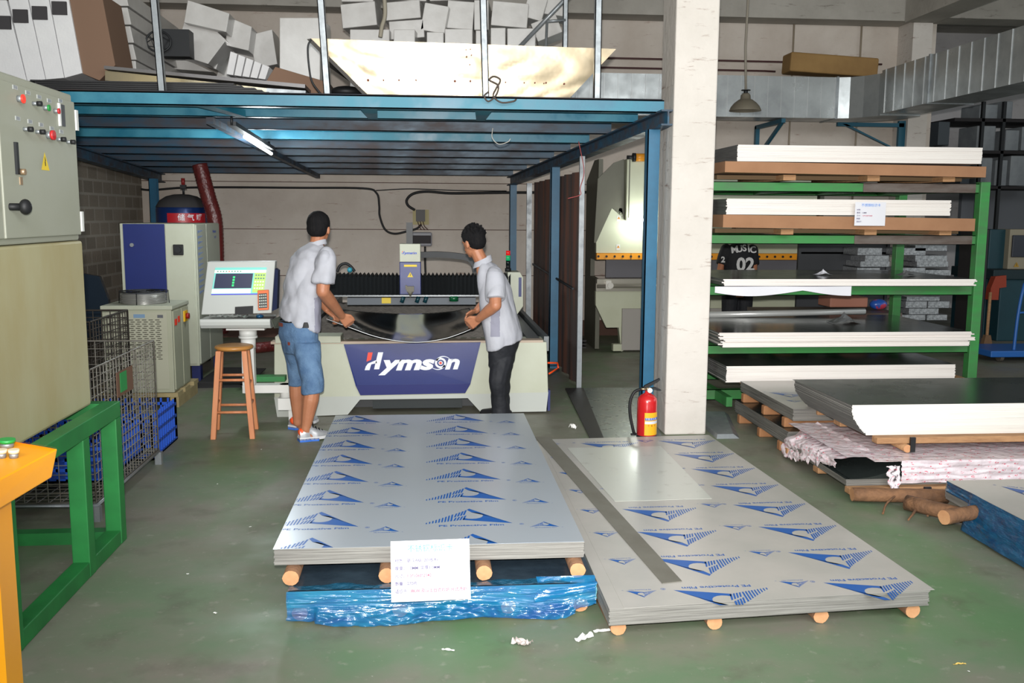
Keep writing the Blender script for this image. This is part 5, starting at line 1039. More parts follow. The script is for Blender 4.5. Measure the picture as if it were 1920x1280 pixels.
tag(b.done('rivet_holes', mat('rust_spot', (110, 62, 48), .8), hood, weld=False), 'rust stained rivet holes')
foam = mat('foam_white', (222, 222, 222), .7, 0, (206, 206, 208), 4, .5, bump=.1, bs=60); foamg = mat('wrapped_foam', (196, 195, 192), .4, 0, (176, 174, 170), 5, .6, coat=.3, bump=.15, bs=12)
def slab_uv(name, quad_, y, dep, m, label, cat, group=None, ev=None, bevel=.004):
    b = B(); b.prism([at(u, v, y) for u, v in quad_], ev or (0, dep, 0)); return tag(b.done(name, m, bevel=bevel), label, cat, group)
q4 = [((-34, 0), (12, 0), (50, 152), (4, 158)), ((13, -10), (50, -10), (85, 149), (51, 152)), ((51, -12), (89, -12), (120, 146), (86, 149)), ((90, -14), (126, -14), (154, 137), (121, 146))]
for i, (qd, w_) in enumerate(zip(q4, ('leftmost', 'second from left', 'third from left', 'beside the brown cardboard'))):
    o = slab_uv('foam_slab', qd, 7.3, .5, foam, 'tall white foam slab leaning on the platform, %s' % w_, 'foam slab', 'tall foam slabs')
for i, (u, v) in enumerate(((6, 44), (38, 32), (74, 26), (111, 17))):
    w_ = ('leftmost', 'second from left', 'third from left', 'beside the brown cardboard')[i]
    b = B(); a, c = at(u-13, v+10, 7.285), at(u+13, v-14, 7.285); b.box(a.x, c.x, 7.28, 7.298, a.z, c.z); tag(b.done('foam_opening_patch', mat('hollow_shade', (58, 56, 58), .8)), 'painted dark patch for the shaded opening of a tall foam slab, %s' % w_, 'opening', 'painted openings of the tall foam slabs')  # shallow dark boxes: the shade inside the openings put into their colour
slab_uv('cardboard', [(128, -14), (190, -14), (216, 122), (186, 151), (155, 138)], 7.32, .45, mat('card_brown', (122, 96, 78), .85), 'tall brown cardboard sheet leaning against the foam slabs', 'cardboard')
for i, (v0, v1) in enumerate(((-22, 11), (14, 46), (49, 80), (83, 112), (114, 198))):
    du_ = 5*i; w_ = ('topmost', 'second from top', 'third from top', 'fourth from top', 'lowest')[i]
    slab_uv('foam_box', [(198+du_, v0), (234+du_, v0), (236+du_+5, v1), (200+du_+7, v1)], 7.9, 1.6, foamg, 'white foam box in the column by the first railing post, %s' % w_, 'foam box', 'column of small foam boxes')
pl_list = [((352, 0), (430, 25), (424, 60), (345, 42)), ((345, 42), (375, 30), (424, 75), (390, 120), (328, 100)), ((424, 30), (472, 50), (466, 95), (424, 85)), ((370, 62), (420, 82), (405, 130), (372, 116)), ((466, 66), (510, 55), (520, 120), (480, 128)), ((313, 100), (350, 112), (400, 135), (310, 128)), ((424, 88), (480, 100), (520, 150), (405, 145))]
WL = ['topmost of the heap', 'pointing down beside the fan', 'at the upper right of the heap', 'wedged in the middle of the heap', 'at the right end of the heap', 'lying low on the left', 'lying low behind the narrow strips']
for i, qd in enumerate(pl_list):
    slab_uv('foam_block', qd, 8.6+.12*i, .4, foamg, 'wrapped foam block right of the first railing post, %s' % WL[i], 'foam block', 'wrapped foam heap')
b = B(); a, c = at(275, 96, 8.3), at(338, 60, 8.3)
b.tube([(a.x+.1+.1*math.cos(t*PI/10), 8.3, (a.z+c.z)/2+.085*math.sin(t*PI/10)) for t in range(20)], .008, 6, closed=True)
for k in range(5): b.cyl((a.x+.1+.1*math.cos(k*1.2), 8.3, (a.z+c.z)/2+.085*math.sin(k*1.2)), (a.x+.1+.1*math.cos(k*1.2+2), 8.32, (a.z+c.z)/2+.085*math.sin(k*1.2+2)), .004, n=5)
b.box(a.x+.1, c.x+.06, 8.34, 8.5, a.z-.03, c.z+.03); tag(b.done('desk_fan', dark, weld=False), 'dark wire guarded fan lying behind the first railing post', 'fan')
for i, (u0, v0, u1, v1, tl, y, lb) in enumerate([(524, 33, 600, 226, 0, 8.4, 'tall white carton behind the second railing post'), (640, 5, 705, 50, -6, 9.0, 'white foam box tilted at upper left of the heap'), (718, 2, 788, 36, -5, 9.0, 'white foam box beside the hanging rope'), (730, 38, 795, 72, -4, 8.9, 'grey white foam box below the rope box'),
        (656, 55, 730, 82, 0, 8.8, 'low white foam box just above the hood left part'), (738, 55, 778, 82, 0, 8.75, 'small white foam box above the hood by the rope'), (792, 8, 838, 60, 10, 8.9, 'white foam box turned on edge, left of centre'), (838, 2, 888, 54, 4, 9.0, 'tall white foam box at the heap centre'),
        (834, 54, 886, 84, 0, 8.7, 'white foam box above the hood centre'), (889, 0, 916, 56, 0, 9.0, 'narrow white foam box left of the third post'), (892, 57, 914, 86, 0, 8.7, 'small white foam box left of the third post above the hood'), (800, 60, 832, 84, 0, 8.75, 'small grey foam box above the hood'),
        (922, 4, 990, 50, 5, 9.0, 'plastic wrapped white box right of the third post'), (951, 53, 1004, 88, 0, 8.7, 'bright white wrapped box right of the third post above the hood'), (985, -8, 1022, 36, 16, 9.1, 'wrapped white box high at the right of the heap'), (1000, 34, 1050, 70, -22, 9.0, 'wrapped white box slipping at the right end of the heap'), (1018, -10, 1060, 28, 8, 9.2, 'uppermost wrapped box at the right end of the heap'),
        (640, -30, 700, 3, 0, 9.1, 'foam box at the top edge behind second post'), (710, -30, 800, 0, 3, 9.1, 'foam box at the top edge by the rope'), (805, -30, 905, 0, -2, 9.1, 'foam box at the top edge centre'), (920, 52, 948, 87, 0, 8.75, 'narrow foam box right of the third post above the hood')]):
    if 80 <= v1 < 100 and tl == 0: v1 = 244
    cu, cv = (u0+u1)/2, (v0+v1)/2; c, s = math.cos(math.radians(tl)), math.sin(math.radians(tl))
    qd = [(cu+dx*c-dv*s, cv+dx*s+dv*c) for dx, dv in ((-(u1-u0)/2, -(v1-v0)/2), ((u1-u0)/2, -(v1-v0)/2), ((u1-u0)/2, (v1-v0)/2), (-(u1-u0)/2, (v1-v0)/2))]
    slab_uv('foam_box', qd, y, .38, foamg, lb, 'foam box', 'foam boxes behind the hood', ev=(.05, .38, .0), bevel=.006)
slab_uv('cardboard', [(516, 125), (618, 155), (618, 182), (480, 182)], 7.6, .4, MC['card_brown'], 'low brown cardboard behind the second railing post', 'cardboard')
for k in range(5): slab_uv('foam_strip', [(432+15*k, 96+6*k), (445+15*k, 101+6*k), (437+15*k, 141+2*k), (424+15*k, 139+2*k)], 8.2, .3, foam, 'narrow upright foam strip before the wrapped heap, %s of five' % ('leftmost', 'second', 'middle', 'fourth', 'rightmost')[k], 'foam strip', 'row of narrow foam strips')
b = B()
for k in range(6): b.box(-2.75+.04*random.random(), -1.02-.1*random.random()-.05*k, 6.95, 7.6, mz(7)+.106+.014*k, mz(7)+.106+.014*k+.011)
tag(b.done('dark_boards', mat('black_slab', (30, 30, 32), .5)), 'stack of thin black boards lying on the left part of the platform', 'board stack')
gold = mat('gold_steel', (206, 190, 150), .22, .8, (150, 146, 136), 3, .7)
sp = [at(197, 132, 7.25), at(570, 173, 7.25), at(570, 179, 7.25), at(197, 151, 7.25)]
b = B(); b.prism(sp, (0, .25, 0)); pr = tag(b.done('steel_profile', gold), 'long shiny steel profile lying on the black boards', 'steel profile')
b = B(); b.prism([at(195, 123, 7.2), at(572, 158, 7.2), at(572, 165, 7.2), at(195, 129, 7.2)], (0, .35, 0)); tag(b.done('profile_lid', mat('grey_profile', (110, 108, 108), .4, .5)), 'long dull grey profile on top of the shiny steel profile', 'steel profile')
b = B(); b.prism([at(500, 165, 7.15), at(573, 170, 7.15), at(573, 181, 7.15), at(500, 178, 7.15)], (0, .2, 0)); tag(b.done('steel_box', galv), 'small galvanised box at the end of the long profile', 'steel box')
b = B(); b.ball((at(650, 172, 7.3).x, 7.3, at(650, 172, 7.3).z-.01), (.13, .15, .05)); tag(b.done('black_bag', black), 'black bag lying behind the left slope of the hood', 'bag')
tag(B().tube(curve([at(715, -60, 8.4), at(722, 20, 8.4), at(716, 50, 8.4), at(713, 70, 8.4)]), .018, 8).done('rope', mat('rope_tan', (150, 144, 128), .7)), 'hanging rope like cord ending behind the hood', 'cord')
tag(B().box(-.42, 1.0, 6.8, 6.86, mz(6.8)+.0885, mz(6.8)+.10).done('wood_strip', mat('strip_brown', (104, 74, 60), .8)), 'thin brown board under the metal hood on the platform edge', 'board')
# ------------------------------------------------------------------ things behind the green rack
parts_y = 9.6
rows = [(465, 478, [(1608, 1654), (1691, 1736)]), (479, 490, [(1622, 1667), (1716, 1776)]), (490, 500, [(1613, 1668), (1719, 1778)]), (502, 512, [(1607, 1650), (1690, 1735)]), (506, 516, [(1735, 1783)]),
        (556, 564, [(1700, 1762)]), (565, 577, [(1698, 1738), (1740, 1780)]), (578, 589, [(1704, 1760)]), (590, 600, [(1690, 1735), (1738, 1776)]), (440, 449, [(1690, 1728)]), (460, 470, [(1716, 1776)])]
zm = mat('speckled_zinc', (196, 200, 204), .35, .5, (110, 114, 118), 60, .8)
rows.sort(); ordn = ['topmost', 'second', 'third', 'fourth', 'fifth', 'sixth', 'seventh', 'eighth', 'ninth', 'tenth', 'lowest']; tr_b = B()
for ri, (v0, v1, us) in enumerate(rows):
    for ui, (u0, u1) in enumerate(us):
        a, c = at(u0, v1, parts_y), at(u1, v0, parts_y); b = B(); b.box(a.x, c.x, parts_y, parts_y+.35, a.z, c.z)
        side_w = '' if len(us) == 1 else (', left one', ', right one')[ui]
        tag(b.done('folded_part', zm), 'folded zinc part in the tower behind the green rack, %s layer%s' % (ordn[ri], side_w), 'metal part', 'folded zinc parts')
        tr_b.box(a.x-.03, c.x+.03, parts_y+.02, parts_y+.36, a.z-.005, a.z-.001)
for x in (4.0, 5.0): tr_b.box(x, x+.03, 9.93, 9.97, 0, 1.5)
for k in range(4): tr_b.box(4.0, 5.03, 9.955, 9.965, .3+.3*k, .32+.3*k)
tr_b.box(4.0, 5.0, 9.955, 9.96, .2, 1.45)
tag(tr_b.done('parts_trolley', mat('trolley_dark', (60, 62, 66), .5), weld=False), 'dark shelf trolley carrying the folded zinc parts', 'trolley')
b = B(); a, c = at(1556, 576, 9.1), at(1628, 557, 9.1); b.box(a.x, c.x, 9.1, 9.4, a.z, c.z); b2 = tag(b.done('tool_case', mat('case_pink', (176, 120, 100), .6), bevel=.01), 'pinkish tool case seen between the third and fourth rack levels', 'case')
b = B(); b.box(3.3, 4.65, 8.85, 9.5, .63, .665); b.box(3.35, 3.4, 8.9, 8.95, 0, .63); b.box(4.55, 4.6, 8.9, 8.95, 0, .63); b.box(3.35, 3.4, 9.4, 9.45, 0, .63); b.box(4.55, 4.6, 9.4, 9.45, 0, .63); tag(b.done('work_table', bare_steel, weld=False), 'plain steel work table behind the green rack', 'table')
b = B(); p = at(1652, 575, 9.15); b.ball((p.x-.03, 9.15, .667+.055), (.09, .06, .055)); tag(b.done('plastic_bag', mat('bag_blue_red', (40, 90, 180), .3, 0, (200, 60, 60), 9, .9, lo=.5, hi=.56)), 'blue and red plastic bag beside the pinkish tool case', 'bag')
# right background bay
teal = mat('machine_teal', (20, 62, 72), .5, 0, (14, 46, 56), 2, .5)
tm = thing('teal_machine', 'dark teal machine behind the right end of the rack', 'machine', (8.6, 12.5, 0))
my = 11.6
def mbox(nm, u0, v0, u1, v1, y, dep, m, par): a, c = at(u0, v1, y), at(u1, v0, y); b = B(); b.box(a.x, c.x, y, y+dep, max(a.z, .0), c.z); return b.done(nm, m, par, bevel=.01)
mbox('body', 1866, 516, 1990, 668, my, 1.0, teal, tm); mbox('column', 1840, 430, 1888, 660, my+.3, .8, teal, tm)
mbox('table', 1862, 506, 1990, 524, my-.05, 1.0, mat('teal_dark', (16, 40, 46), .6), tm)
eb = mbox('electrical_box', 1888, 430, 1990, 515, my+.2, .3, mat('box_beige', (150, 142, 122), .6), tm); mbox('display', 1897, 441, 1990, 482, my+.17, .03, mat('display_dark', (46, 50, 60), .4), eb)
p = at(1906, 496, my+.19); b = B(); warn_tri(b, None, .075, frame((p.x, p.y, p.z-.03), (1, 0, 0), (0, 0, 1))); b.done('warning_sign', [mat('sign_ochre', (176, 136, 40), .5), black], eb, weld=False)
gd = B(); gd.prism([at(1867, 518, my-.1), at(1887, 516, my-.1), at(1887, 538, my-.1), at(1874, 540, my-.1), at(1872, 562, my-.1), at(1855, 562, my-.1), at(1858, 540, my-.1)], (0, .1, 0)); gd.done('orange_guard', mat('guard_orange', (150, 56, 32), .5), tm)
tag(mbox('dark_locker', 1826, 430, 1856, 662, 11.2, .5, mat('locker_dark', (40, 38, 40), .6), None), 'narrow dark upright cabinet right of the green rack post', 'cabinet')
br = thing('broom', 'broom with pale wooden stick leaning beside the teal machine', 'broom', tuple(atz(1848, 662)))
b = B(); a = atz(1848, 662); b.cyl((a.x, a.y, .2), at(1857, 548, a.y+.1), .018, n=8); b.done('stick', wood, br); b = B(); b.hexa([(a.x-.08, a.y-.04, 0), (a.x+.08, a.y-.04, 0), (a.x+.08, a.y+.04, 0), (a.x-.08, a.y+.04, 0), (a.x-.03, a.y-.03, .22), (a.x+.03, a.y-.03, .22), (a.x+.03, a.y+.03, .22), (a.x-.03, a.y+.03, .22)]); b.done('bristles', mat('bristle', (110, 84, 60), .9), br)
bt = thing('platform_trolley', 'bright blue platform trolley at the right edge behind the rack', 'trolley', tuple(atz(1900, 680)))
tb = mat('trolley_blue', (36, 96, 170), .4); y0 = 9.8; a, c = at(1858, 665, y0), at(2010, 657, y0); b = B(); b.box(a.x, c.x, y0, y0+.6, a.z-.03, c.z+.0); b.done('deck', tb, bt, bevel=.01)
b = B(); h0 = at(1901, 650, y0+.1); b.tube(curve([(h0.x, y0+.1, a.z), (h0.x+.03, y0+.12, .5), (h0.x+.08, y0+.14, .80), (h0.x+.16, y0+.2, .88), (h0.x+.5, y0+.4, .88)]), .018, 8); b.tube([(h0.x+.04, y0+.12, .55), (h0.x+.5, y0+.3, .55)], .012, 6); b.done('handle', tb, bt)
for x in (a.x+.15, c.x-.2): b = B(); b.cyl((x, y0+.1, .06), (x+.04, y0+.1, .06), .055, n=14); b.cyl((x+.02, y0+.1, .06), (x+.02, y0+.1, a.z-.02), .015, n=6); b.done('wheel', mat('wheel_grey', (90, 84, 76), .6), bt, weld=False)
sh = thing('storage_shelf', 'dark steel shelf loaded with pale packages in the dim right background', 'shelf', (10, 13.6, 0)); sy = 13.4
for u in (1836, 1875, 1990): a = at(u, 300, sy); b = B(); b.box(a.x, a.x+.045, sy, sy+.05, 0, at(u, 190, sy).z); b.done('post', dark, sh)
for v in (350, 284, 224): a, c = at(1790, v+3, sy), at(2000, v, sy); b = B(); b.box(a.x, c.x, sy, sy+.9, a.z, c.z); b.done('shelf_board', mat('shelf_dark', (34, 30, 32), .7), sh)
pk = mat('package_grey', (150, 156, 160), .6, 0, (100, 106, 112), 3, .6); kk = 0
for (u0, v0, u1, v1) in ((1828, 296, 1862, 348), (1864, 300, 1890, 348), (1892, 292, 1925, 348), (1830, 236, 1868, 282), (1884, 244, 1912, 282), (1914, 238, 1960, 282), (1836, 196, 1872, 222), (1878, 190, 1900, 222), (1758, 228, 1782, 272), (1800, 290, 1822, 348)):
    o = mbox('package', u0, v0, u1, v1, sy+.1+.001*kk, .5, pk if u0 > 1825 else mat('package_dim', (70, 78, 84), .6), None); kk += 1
    pw_ = ['lowest row left', 'lowest row second', 'lowest row right', 'middle row left', 'middle row centre', 'middle row right', 'top row left', 'top row right', 'small one left of the shelf post', 'tall one left of the shelf'][kk-1]
    tag(o, 'pale package on the dim background shelf, %s' % pw_, 'package', 'packages on the background shelf')
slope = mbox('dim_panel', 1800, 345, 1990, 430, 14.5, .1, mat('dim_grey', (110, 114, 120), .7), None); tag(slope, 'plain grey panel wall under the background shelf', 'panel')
# floor scraps
sc_m = mat('scrap_white', (220, 220, 216), .6)
def scrap(x, y, s, lb, m=sc_m, asp=.5, h=.012):
    b = B(); a = random.random()*3; c, s_ = math.cos(a), math.sin(a)
    b.grid(lambda u, v: (x+s*((u-.5)*c-(v-.5)*asp*s_), y+s*((u-.5)*s_+(v-.5)*asp*c), .002+h*abs(noise.noise(Vector((u*3+x*7, v*3, y*5))))), 8, 5, smooth=False); return tag(b.done('floor_scrap', m, weld=False), lb, 'scrap')
scrap(.34, 3.33, .07, 'pale stone like scrap on the floor in front of the blue wrapped stack', mat('scrap_stone', (196, 184, 178), .8), .7, .04)
scrap(.06, 3.30, .05, 'thin white sliver on the floor before the wrapped stack', asp=.15)
scrap(.58, 3.36, .08, 'white crumpled strip on the floor between the two front stacks', asp=.35, h=.03)
scrap(.66, 3.42, .07, 'small white paper strip beside the leftmost log of the low stack', asp=.25)
scrap(1.08, 6.9, .07, 'white paper ball on the floor beside the dark metal strip', h=.05)
scrap(1.9, 3.05, .05, 'thin yellow straw scrap on the floor right of the low stack', mat('straw', (206, 176, 90), .7), .1)
for k in range(14):
    x, y = random.uniform(-1.4, 2.6), random.uniform(2.6, 3.2) if k % 2 else random.uniform(3.2, 6.5)
    if -.65 < x < 2.0 and y > 3.1: x = -1.25+.5*random.random()
    s = scrap(x, y, random.uniform(.008, .018), 'tiny pale debris fleck scattered on the open floor', asp=.6, h=.004); s['group'] = 'debris flecks'
# ------------------------------------------------------------------ people
def capsule(b, a, c, r0, r1, n=12, k=4):
    a = Vector(a); c = Vector(c); z = (c-a).normalized(); x = z.orthogonal().normalized(); y = z.cross(x); rings = []
    for i in range(k+1): t = PI/2*(i/k); rings.append((a-z*r0*math.cos(t), r0*math.sin(t)))
    for i in range(k+1): t = PI/2*(i/k); rings.append((c+z*r1*math.sin(t), r1*math.cos(t)))
    vs = [p+(x*math.cos(2*PI*j/n)+y*math.sin(2*PI*j/n))*max(r, 1e-4) for p, r in rings for j in range(n)]
    m = len(rings); b.add(vs, [(i*n+j, i*n+(j+1) % n, (i+1)*n+(j+1) % n, (i+1)*n+j) for i in range(m-1) for j in range(n)]+[tuple(range(n))[::-1], tuple(range((m-1)*n, m*n))])
def limb(b, pts, rs):
    for i in range(len(pts)-1): capsule(b, pts[i], pts[i+1], rs[i], rs[i+1])
def loft(b, rings, n=28):      # rings: (centre, half width, half depth, axis angle, optional tilt)
    vs = []
    for r in rings:
        c, a, d, ang = Vector(r[0]), r[1], r[2], r[3]; tl = r[4] if len(r) > 4 else 0
        X = Vector((math.cos(ang), math.sin(ang), 0)); Y = Vector((-X.y, X.x, 0))
        for j in range(n):
            t = 2*PI*j/n; q = X*a*math.cos(t)+Y*d*math.sin(t); vs.append(c+q+Vector((0, 0, tl*q.x)))
    m = len(rings); b.add(vs, [(i*n+j, i*n+(j+1) % n, (i+1)*n+(j+1) % n, (i+1)*n+j) for i in range(m-1) for j in range(n)]+[tuple(range(n))[::-1], tuple(range((m-1)*n, m*n))])
def melt(b, name, mats, parent, voxel=.006, smooth=4, wr=0, wf=9, choose=None, origin=None, wst=(1, 1, 1)):
    me = bpy.data.meshes.new('t'); me.from_pydata([tuple(v) for v in b.v], [], b.f); bm = bmesh.new(); bm.from_mesh(me); bmesh.ops.remove_doubles(bm, verts=bm.verts, dist=1e-6); bmesh.ops.recalc_face_normals(bm, faces=bm.faces); bm.to_mesh(me); bm.free()
    o = bpy.data.objects.new('t', me); COL.objects.link(o)
    r = o.modifiers.new('r', 'REMESH'); r.mode = 'VOXEL'; r.voxel_size = voxel
    s = o.modifiers.new('s', 'SMOOTH'); s.iterations = smooth; s.factor = .6
    m2 = baked(o); bpy.data.meshes.remove(me)
    if wr:
        nn = [v.normal.copy() for v in m2.vertices]; cc = [v.co.copy() for v in m2.vertices]; out = []
        for c_0, n_0 in zip(cc, nn):
            q = Vector((c_0.x*wst[0], c_0.y*wst[1], c_0.z*wst[2])); v_ = abs(noise.noise(q*wf))*1.6+.5*noise.noise(q*wf*2.3)
            out += list(c_0+n_0*wr*(v_-.12))
        m2.vertices.foreach_set('co', out); m2.update()
    if origin is None: origin = Vector((sum(v.co.x for v in m2.vertices)/len(m2.vertices), sum(v.co.y for v in m2.vertices)/len(m2.vertices), min(v.co.z for v in m2.vertices)))
    if not isinstance(mats, (list, tuple)): mats = [mats]
    for q in mats: m2.materials.append(q)
    for p in m2.polygons:
        p.use_smooth = True
        if choose: p.material_index = choose(p.center)
    m2.transform(Matrix.Translation(-Vector(origin))); m2.name = name
    ob = bpy.data.objects.new(name, m2); COL.objects.link(ob); ob.location = origin
    if parent: attach(ob, parent)
    return ob
skin = mat('skin', (178, 120, 88), .5, 0, (160, 102, 74), 12, .5, bump=.08, bs=120)
hairm = mat('hair_black', (20, 20, 22), .85, 0, (34, 32, 32), 60, .5, bump=.3, bs=220, stretch=(1, 1, .3), spec=.15)
shirtm = mat('work_shirt', (178, 179, 186), .8, 0, (164, 166, 176), 6, .5, bump=.25, bs=14)
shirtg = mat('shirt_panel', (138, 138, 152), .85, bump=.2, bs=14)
jeans = mat('denim_light', (96, 126, 158), .85, 0, (62, 92, 128), 9, .8, bump=.3, bs=90)
def hand(b, wrist, palm, out, down, curl=1, thumb=1, s=1.0):
    # palm: unit direction wrist->knuckles, out: across the knuckles (index side), down: the way fingers curl
    w = Vector(wrist); p = Vector(palm).normalized(); o = Vector(out); o = (o-p*o.dot(p)).normalized(); d = Vector(down); d = (d-p*d.dot(p)-o*d.dot(o)).normalized()
    k = w+p*.085*s
    for t in (-.028, -.010, .010, .028): capsule(b, w+o*t*.7*s+p*.012, k+o*t*s, .0145*s, .0125*s, 8, 3)
    for t, L_ in ((.031, .042), (.0105, .047), (-.0105, .044), (-.031, .034)):
        a = k+o*t*s; e = a+(p*.75+d*.55*curl).normalized()*L_*s; f2 = e+(p*.05+d*1.0*curl).normalized()*L_*.62*s; g2 = f2+(-p*.55+d*.6*curl).normalized()*L_*.5*s
        limb(b, [a, e, f2, g2], [.0095*s, .0088*s, .0082*s, .0072*s])
    a = w+p*.022*s+o*.026*s*thumb; e = a+(p*.6+o*.55*thumb-d*.05).normalized()*.034*s; f2 = e+(p*.95+o*.1*thumb+d*.1).normalized()*.030*s; g2 = f2+(p*.95-o*.15*thumb+d*.12).normalized()*.022*s
    limb(b, [a, e, f2, g2], [.0135*s, .011*s, .0098*s, .0085*s])
def head(b, c, fd, tilt=0, s=1.0):    # c centre of skull, fd facing
    f = Vector(fd).normalized(); side_ = f.cross(Vector((0, 0, 1))).normalized(); up = side_.cross(f)
    F = (f*math.cos(tilt)-up*math.sin(tilt)); U = side_.cross(F); M = Matrix((side_, F, U)).transposed(); c = Vector(c)
    P = lambda x, y, z: c+M @ Vector((x*s, y*s, z*s))
    b.ball(c, (.074*s, .093*s, .092*s), 20, 14, M=M)
    b.ball(P(0, .030, -.055), (.055*s, .058*s, .062*s), 16, 10, M=M)
    b.ball(P(0, .060, -.098), (.024*s, .020*s, .018*s), 12, 8, M=M)
    capsule(b, P(0, .088, -.015), P(0, .104, -.045), .009*s, .013*s, 8, 3)
    for sx in (-1, 1):
        b.ball(P(.074*sx, -.004, -.028), (.012*s, .017*s, .031*s), 10, 8, M=M)
        capsule(b, P(.020*sx, .086, .008), P(.044*sx, .076, .008), .009*s, .007*s, 8, 3)
        b.ball(P(.012*sx, .092, -.072), (.016*s, .008*s, .007*s), 8, 6, M=M)
    return P, M
def hair(P, M, parent, s=1.0, spikes=0, low=.0, seed=1, name='hair'):
    b = B(); b.ball(P(0, -.010, .022), (.082*s, .094*s, .088*s), 20, 14, M=M); b.ball(P(0, -.030, -.012-low), (.076*s, .073*s, .070*s), 16, 12, M=M)
    rnd = random.Random(seed)
    for i in range(spikes):
        a = rnd.uniform(0, 2*PI); e = rnd.uniform(.1, 1.5); q = Vector((math.cos(a)*math.cos(e), math.sin(a)*math.cos(e)*1.05-.15, math.sin(e)))
        if q.y > .75 and q.z < .35: continue
        p0 = P(q.x*.072, q.y*.085, .02+q.z*.08); p1 = P(q.x*.092, q.y*.10, .02+q.z*.10+.012); capsule(b, p0, p1, .010, .004, 6, 2)
    return melt(b, name, hairm, parent, .005, 2, .0015, 45)
def eyes(P, M, parent):
    for sx in (-1, 1):
        b = B(); b.ball(P(.030*sx, .074, -.006), .0115, 12, 8, 0); b.ball(P(.030*sx, .0815, -.006), .0055, 8, 6, 1); b.done('eye', [white, black], parent)
# ---- worker at left
w1 = thing('person', 'person in light grey work shirt and blue knee length denim shorts at left, back to camera, holding the sheet', 'person', (-.88, 6.75, 0))
w1['label'] = 'person in grey work shirt and denim shorts gripping the left end of the held sheet'
ANG1 = math.atan2(-.75, .66)      # shoulder line direction (to the right hand)
a6 = at
pel, chest, nk = a6(560, 622, 6.80), a6(580, 500, 6.82), a6(592, 458, 6.84)
shR, shL = a6(611, 479, 6.67), a6(563, 486, 6.96)
elR, wrR = a6(605, 546, 6.64), a6(640, 591, 6.93)
elL, wrL = a6(590, 548, 7.18), a6(612, 580, 7.27)
hpR, hpL = a6(572, 640, 6.72), a6(552, 640, 6.90)
knR, anR = a6(588, 718, 6.62), a6(573, 806, 6.63)
knL, anL = a6(555, 712, 6.95), a6(558, 792, 6.98)
b = B()
loft(b, [(pel+Vector((0, 0, -.06)), .10, .09, ANG1), (pel+Vector((0, 0, .03)), .135, .10, ANG1), ((pel+chest)/2, .12, .085, ANG1), (chest, .15, .095, ANG1), (chest+Vector((.02, .01, .10)), .12, .07, ANG1), (nk, .055, .055, ANG1)])
limb(b, [nk-Vector((0, 0, .05)), a6(597, 440, 6.87)], [.056, .05])
P1, M1 = head(b, a6(598, 424, 6.88), (.30, .95, 0), .05)
limb(b, [shR, elR, elR.lerp(wrR, .35), wrR], [.054, .047, .046, .030]); limb(b, [shL, elL, elL.lerp(wrL, .35), wrL], [.05, .038, .038, .026])
limb(b, [hpR, knR, knR.lerp(anR, .35), anR.lerp(knR, .1), anR], [.070, .050, .058, .037, .036]); limb(b, [hpL, knL, knL.lerp(anL, .35), anL.lerp(knL, .1), anL], [.078, .052, .053, .034, .033])
limb(b, [anR, a6(586, 820, 6.63)], [.032, .020]); limb(b, [anL, a6(562, 800, 7.0)], [.031, .020])
hand(b, wrR, Vector((.45, .35, -.62)), Vector((.75, .1, .5)), Vector((.05, .55, -.75)), 1, 1, .98)
hand(b, wrL, Vector((.55, -.15, -.35)), Vector((.2, .75, .3)), Vector((.45, .1, -.8)), 1, 1, .98)
body = melt(b, 'body', skin, w1, .005, 3)
hair(P1, M1, w1, low=.004, seed=2); eyes(P1, M1, w1)
Z3 = Vector((0, 0, 1))
def ringuv(v, uL, uR, y, ratio=.62, ang=ANG1, tilt=0):
    l, r = at(uL, v, y), at(uR, v, y); c = (l+r)/2; hw = (r-l).length/2
    ca, sa = abs(math.cos(ang)), abs(math.sin(ang)); a = hw/math.sqrt(ca*ca+(ratio*sa)**2); return (c, a, a*ratio, ang, tilt)
b = B()
loft(b, [ringuv(607, 522, 602, 6.81, .70, tilt=-.34), ringuv(590, 522, 603, 6.81, .68, tilt=-.2), ringuv(560, 528, 602, 6.81, .64), ringuv(530, 532, 602, 6.81), ringuv(500, 539, 606, 6.82), ringuv(484, 542, 611, 6.82, .62), ringuv(472, 551, 611, 6.83, .58), ringuv(462, 567, 607, 6.84, .7), ringuv(454, 578, 605, 6.85, .9)])
def sleeve(b, s0, e0, t, r0, r1, r2):
    m = s0.lerp(e0, t); limb(b, [s0, s0.lerp(m, .5)], [r0, r0]); b.cyl(s0, m, r1, r2, 20)
sleeve(b, shR, elR, .76, .062, .064, .074); sleeve(b, shL, elL, .7, .06, .06, .064)
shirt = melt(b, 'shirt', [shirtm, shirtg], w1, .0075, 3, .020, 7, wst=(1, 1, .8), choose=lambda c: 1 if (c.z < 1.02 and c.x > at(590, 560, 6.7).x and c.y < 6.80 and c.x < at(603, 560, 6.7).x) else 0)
b = B(); cc1 = nk+Vector((.0, 0, -.005)); n = 28
b.grid(lambda u, v: (cc1.x+.012+(.062+.006*v)*math.cos(2*PI*u), cc1.y+(.060+.006*v)*math.sin(2*PI*u), cc1.z+.024-.034*v+.02*math.sin(2*PI*u+PI*.6)), n, 3); b.done('collar', shirtm, w1, weld=False)
b = B()
loft(b, [ringuv(603, 523, 596, 6.80, .66), ringuv(625, 520, 598, 6.80, .68), ringuv(645, 526, 600, 6.80, .66), ringuv(662, 532, 600, 6.80, .66)])
loft(b, [ringuv(640, 545, 601, 6.74, .9), ringuv(680, 556, 603, 6.68, .9), ringuv(712, 565, 607, 6.64, .95), ringuv(736, 566, 606, 6.63, .95, tilt=.12)])
loft(b, [ringuv(640, 527, 575, 6.88, .9), ringuv(680, 538, 572, 6.92, .95), ringuv(722, 541, 571, 6.95, 1.0)])
sh_ = melt(b, 'denim_shorts', jeans, w1, .0065, 3, .008, 9, wst=(1, 1, .6))
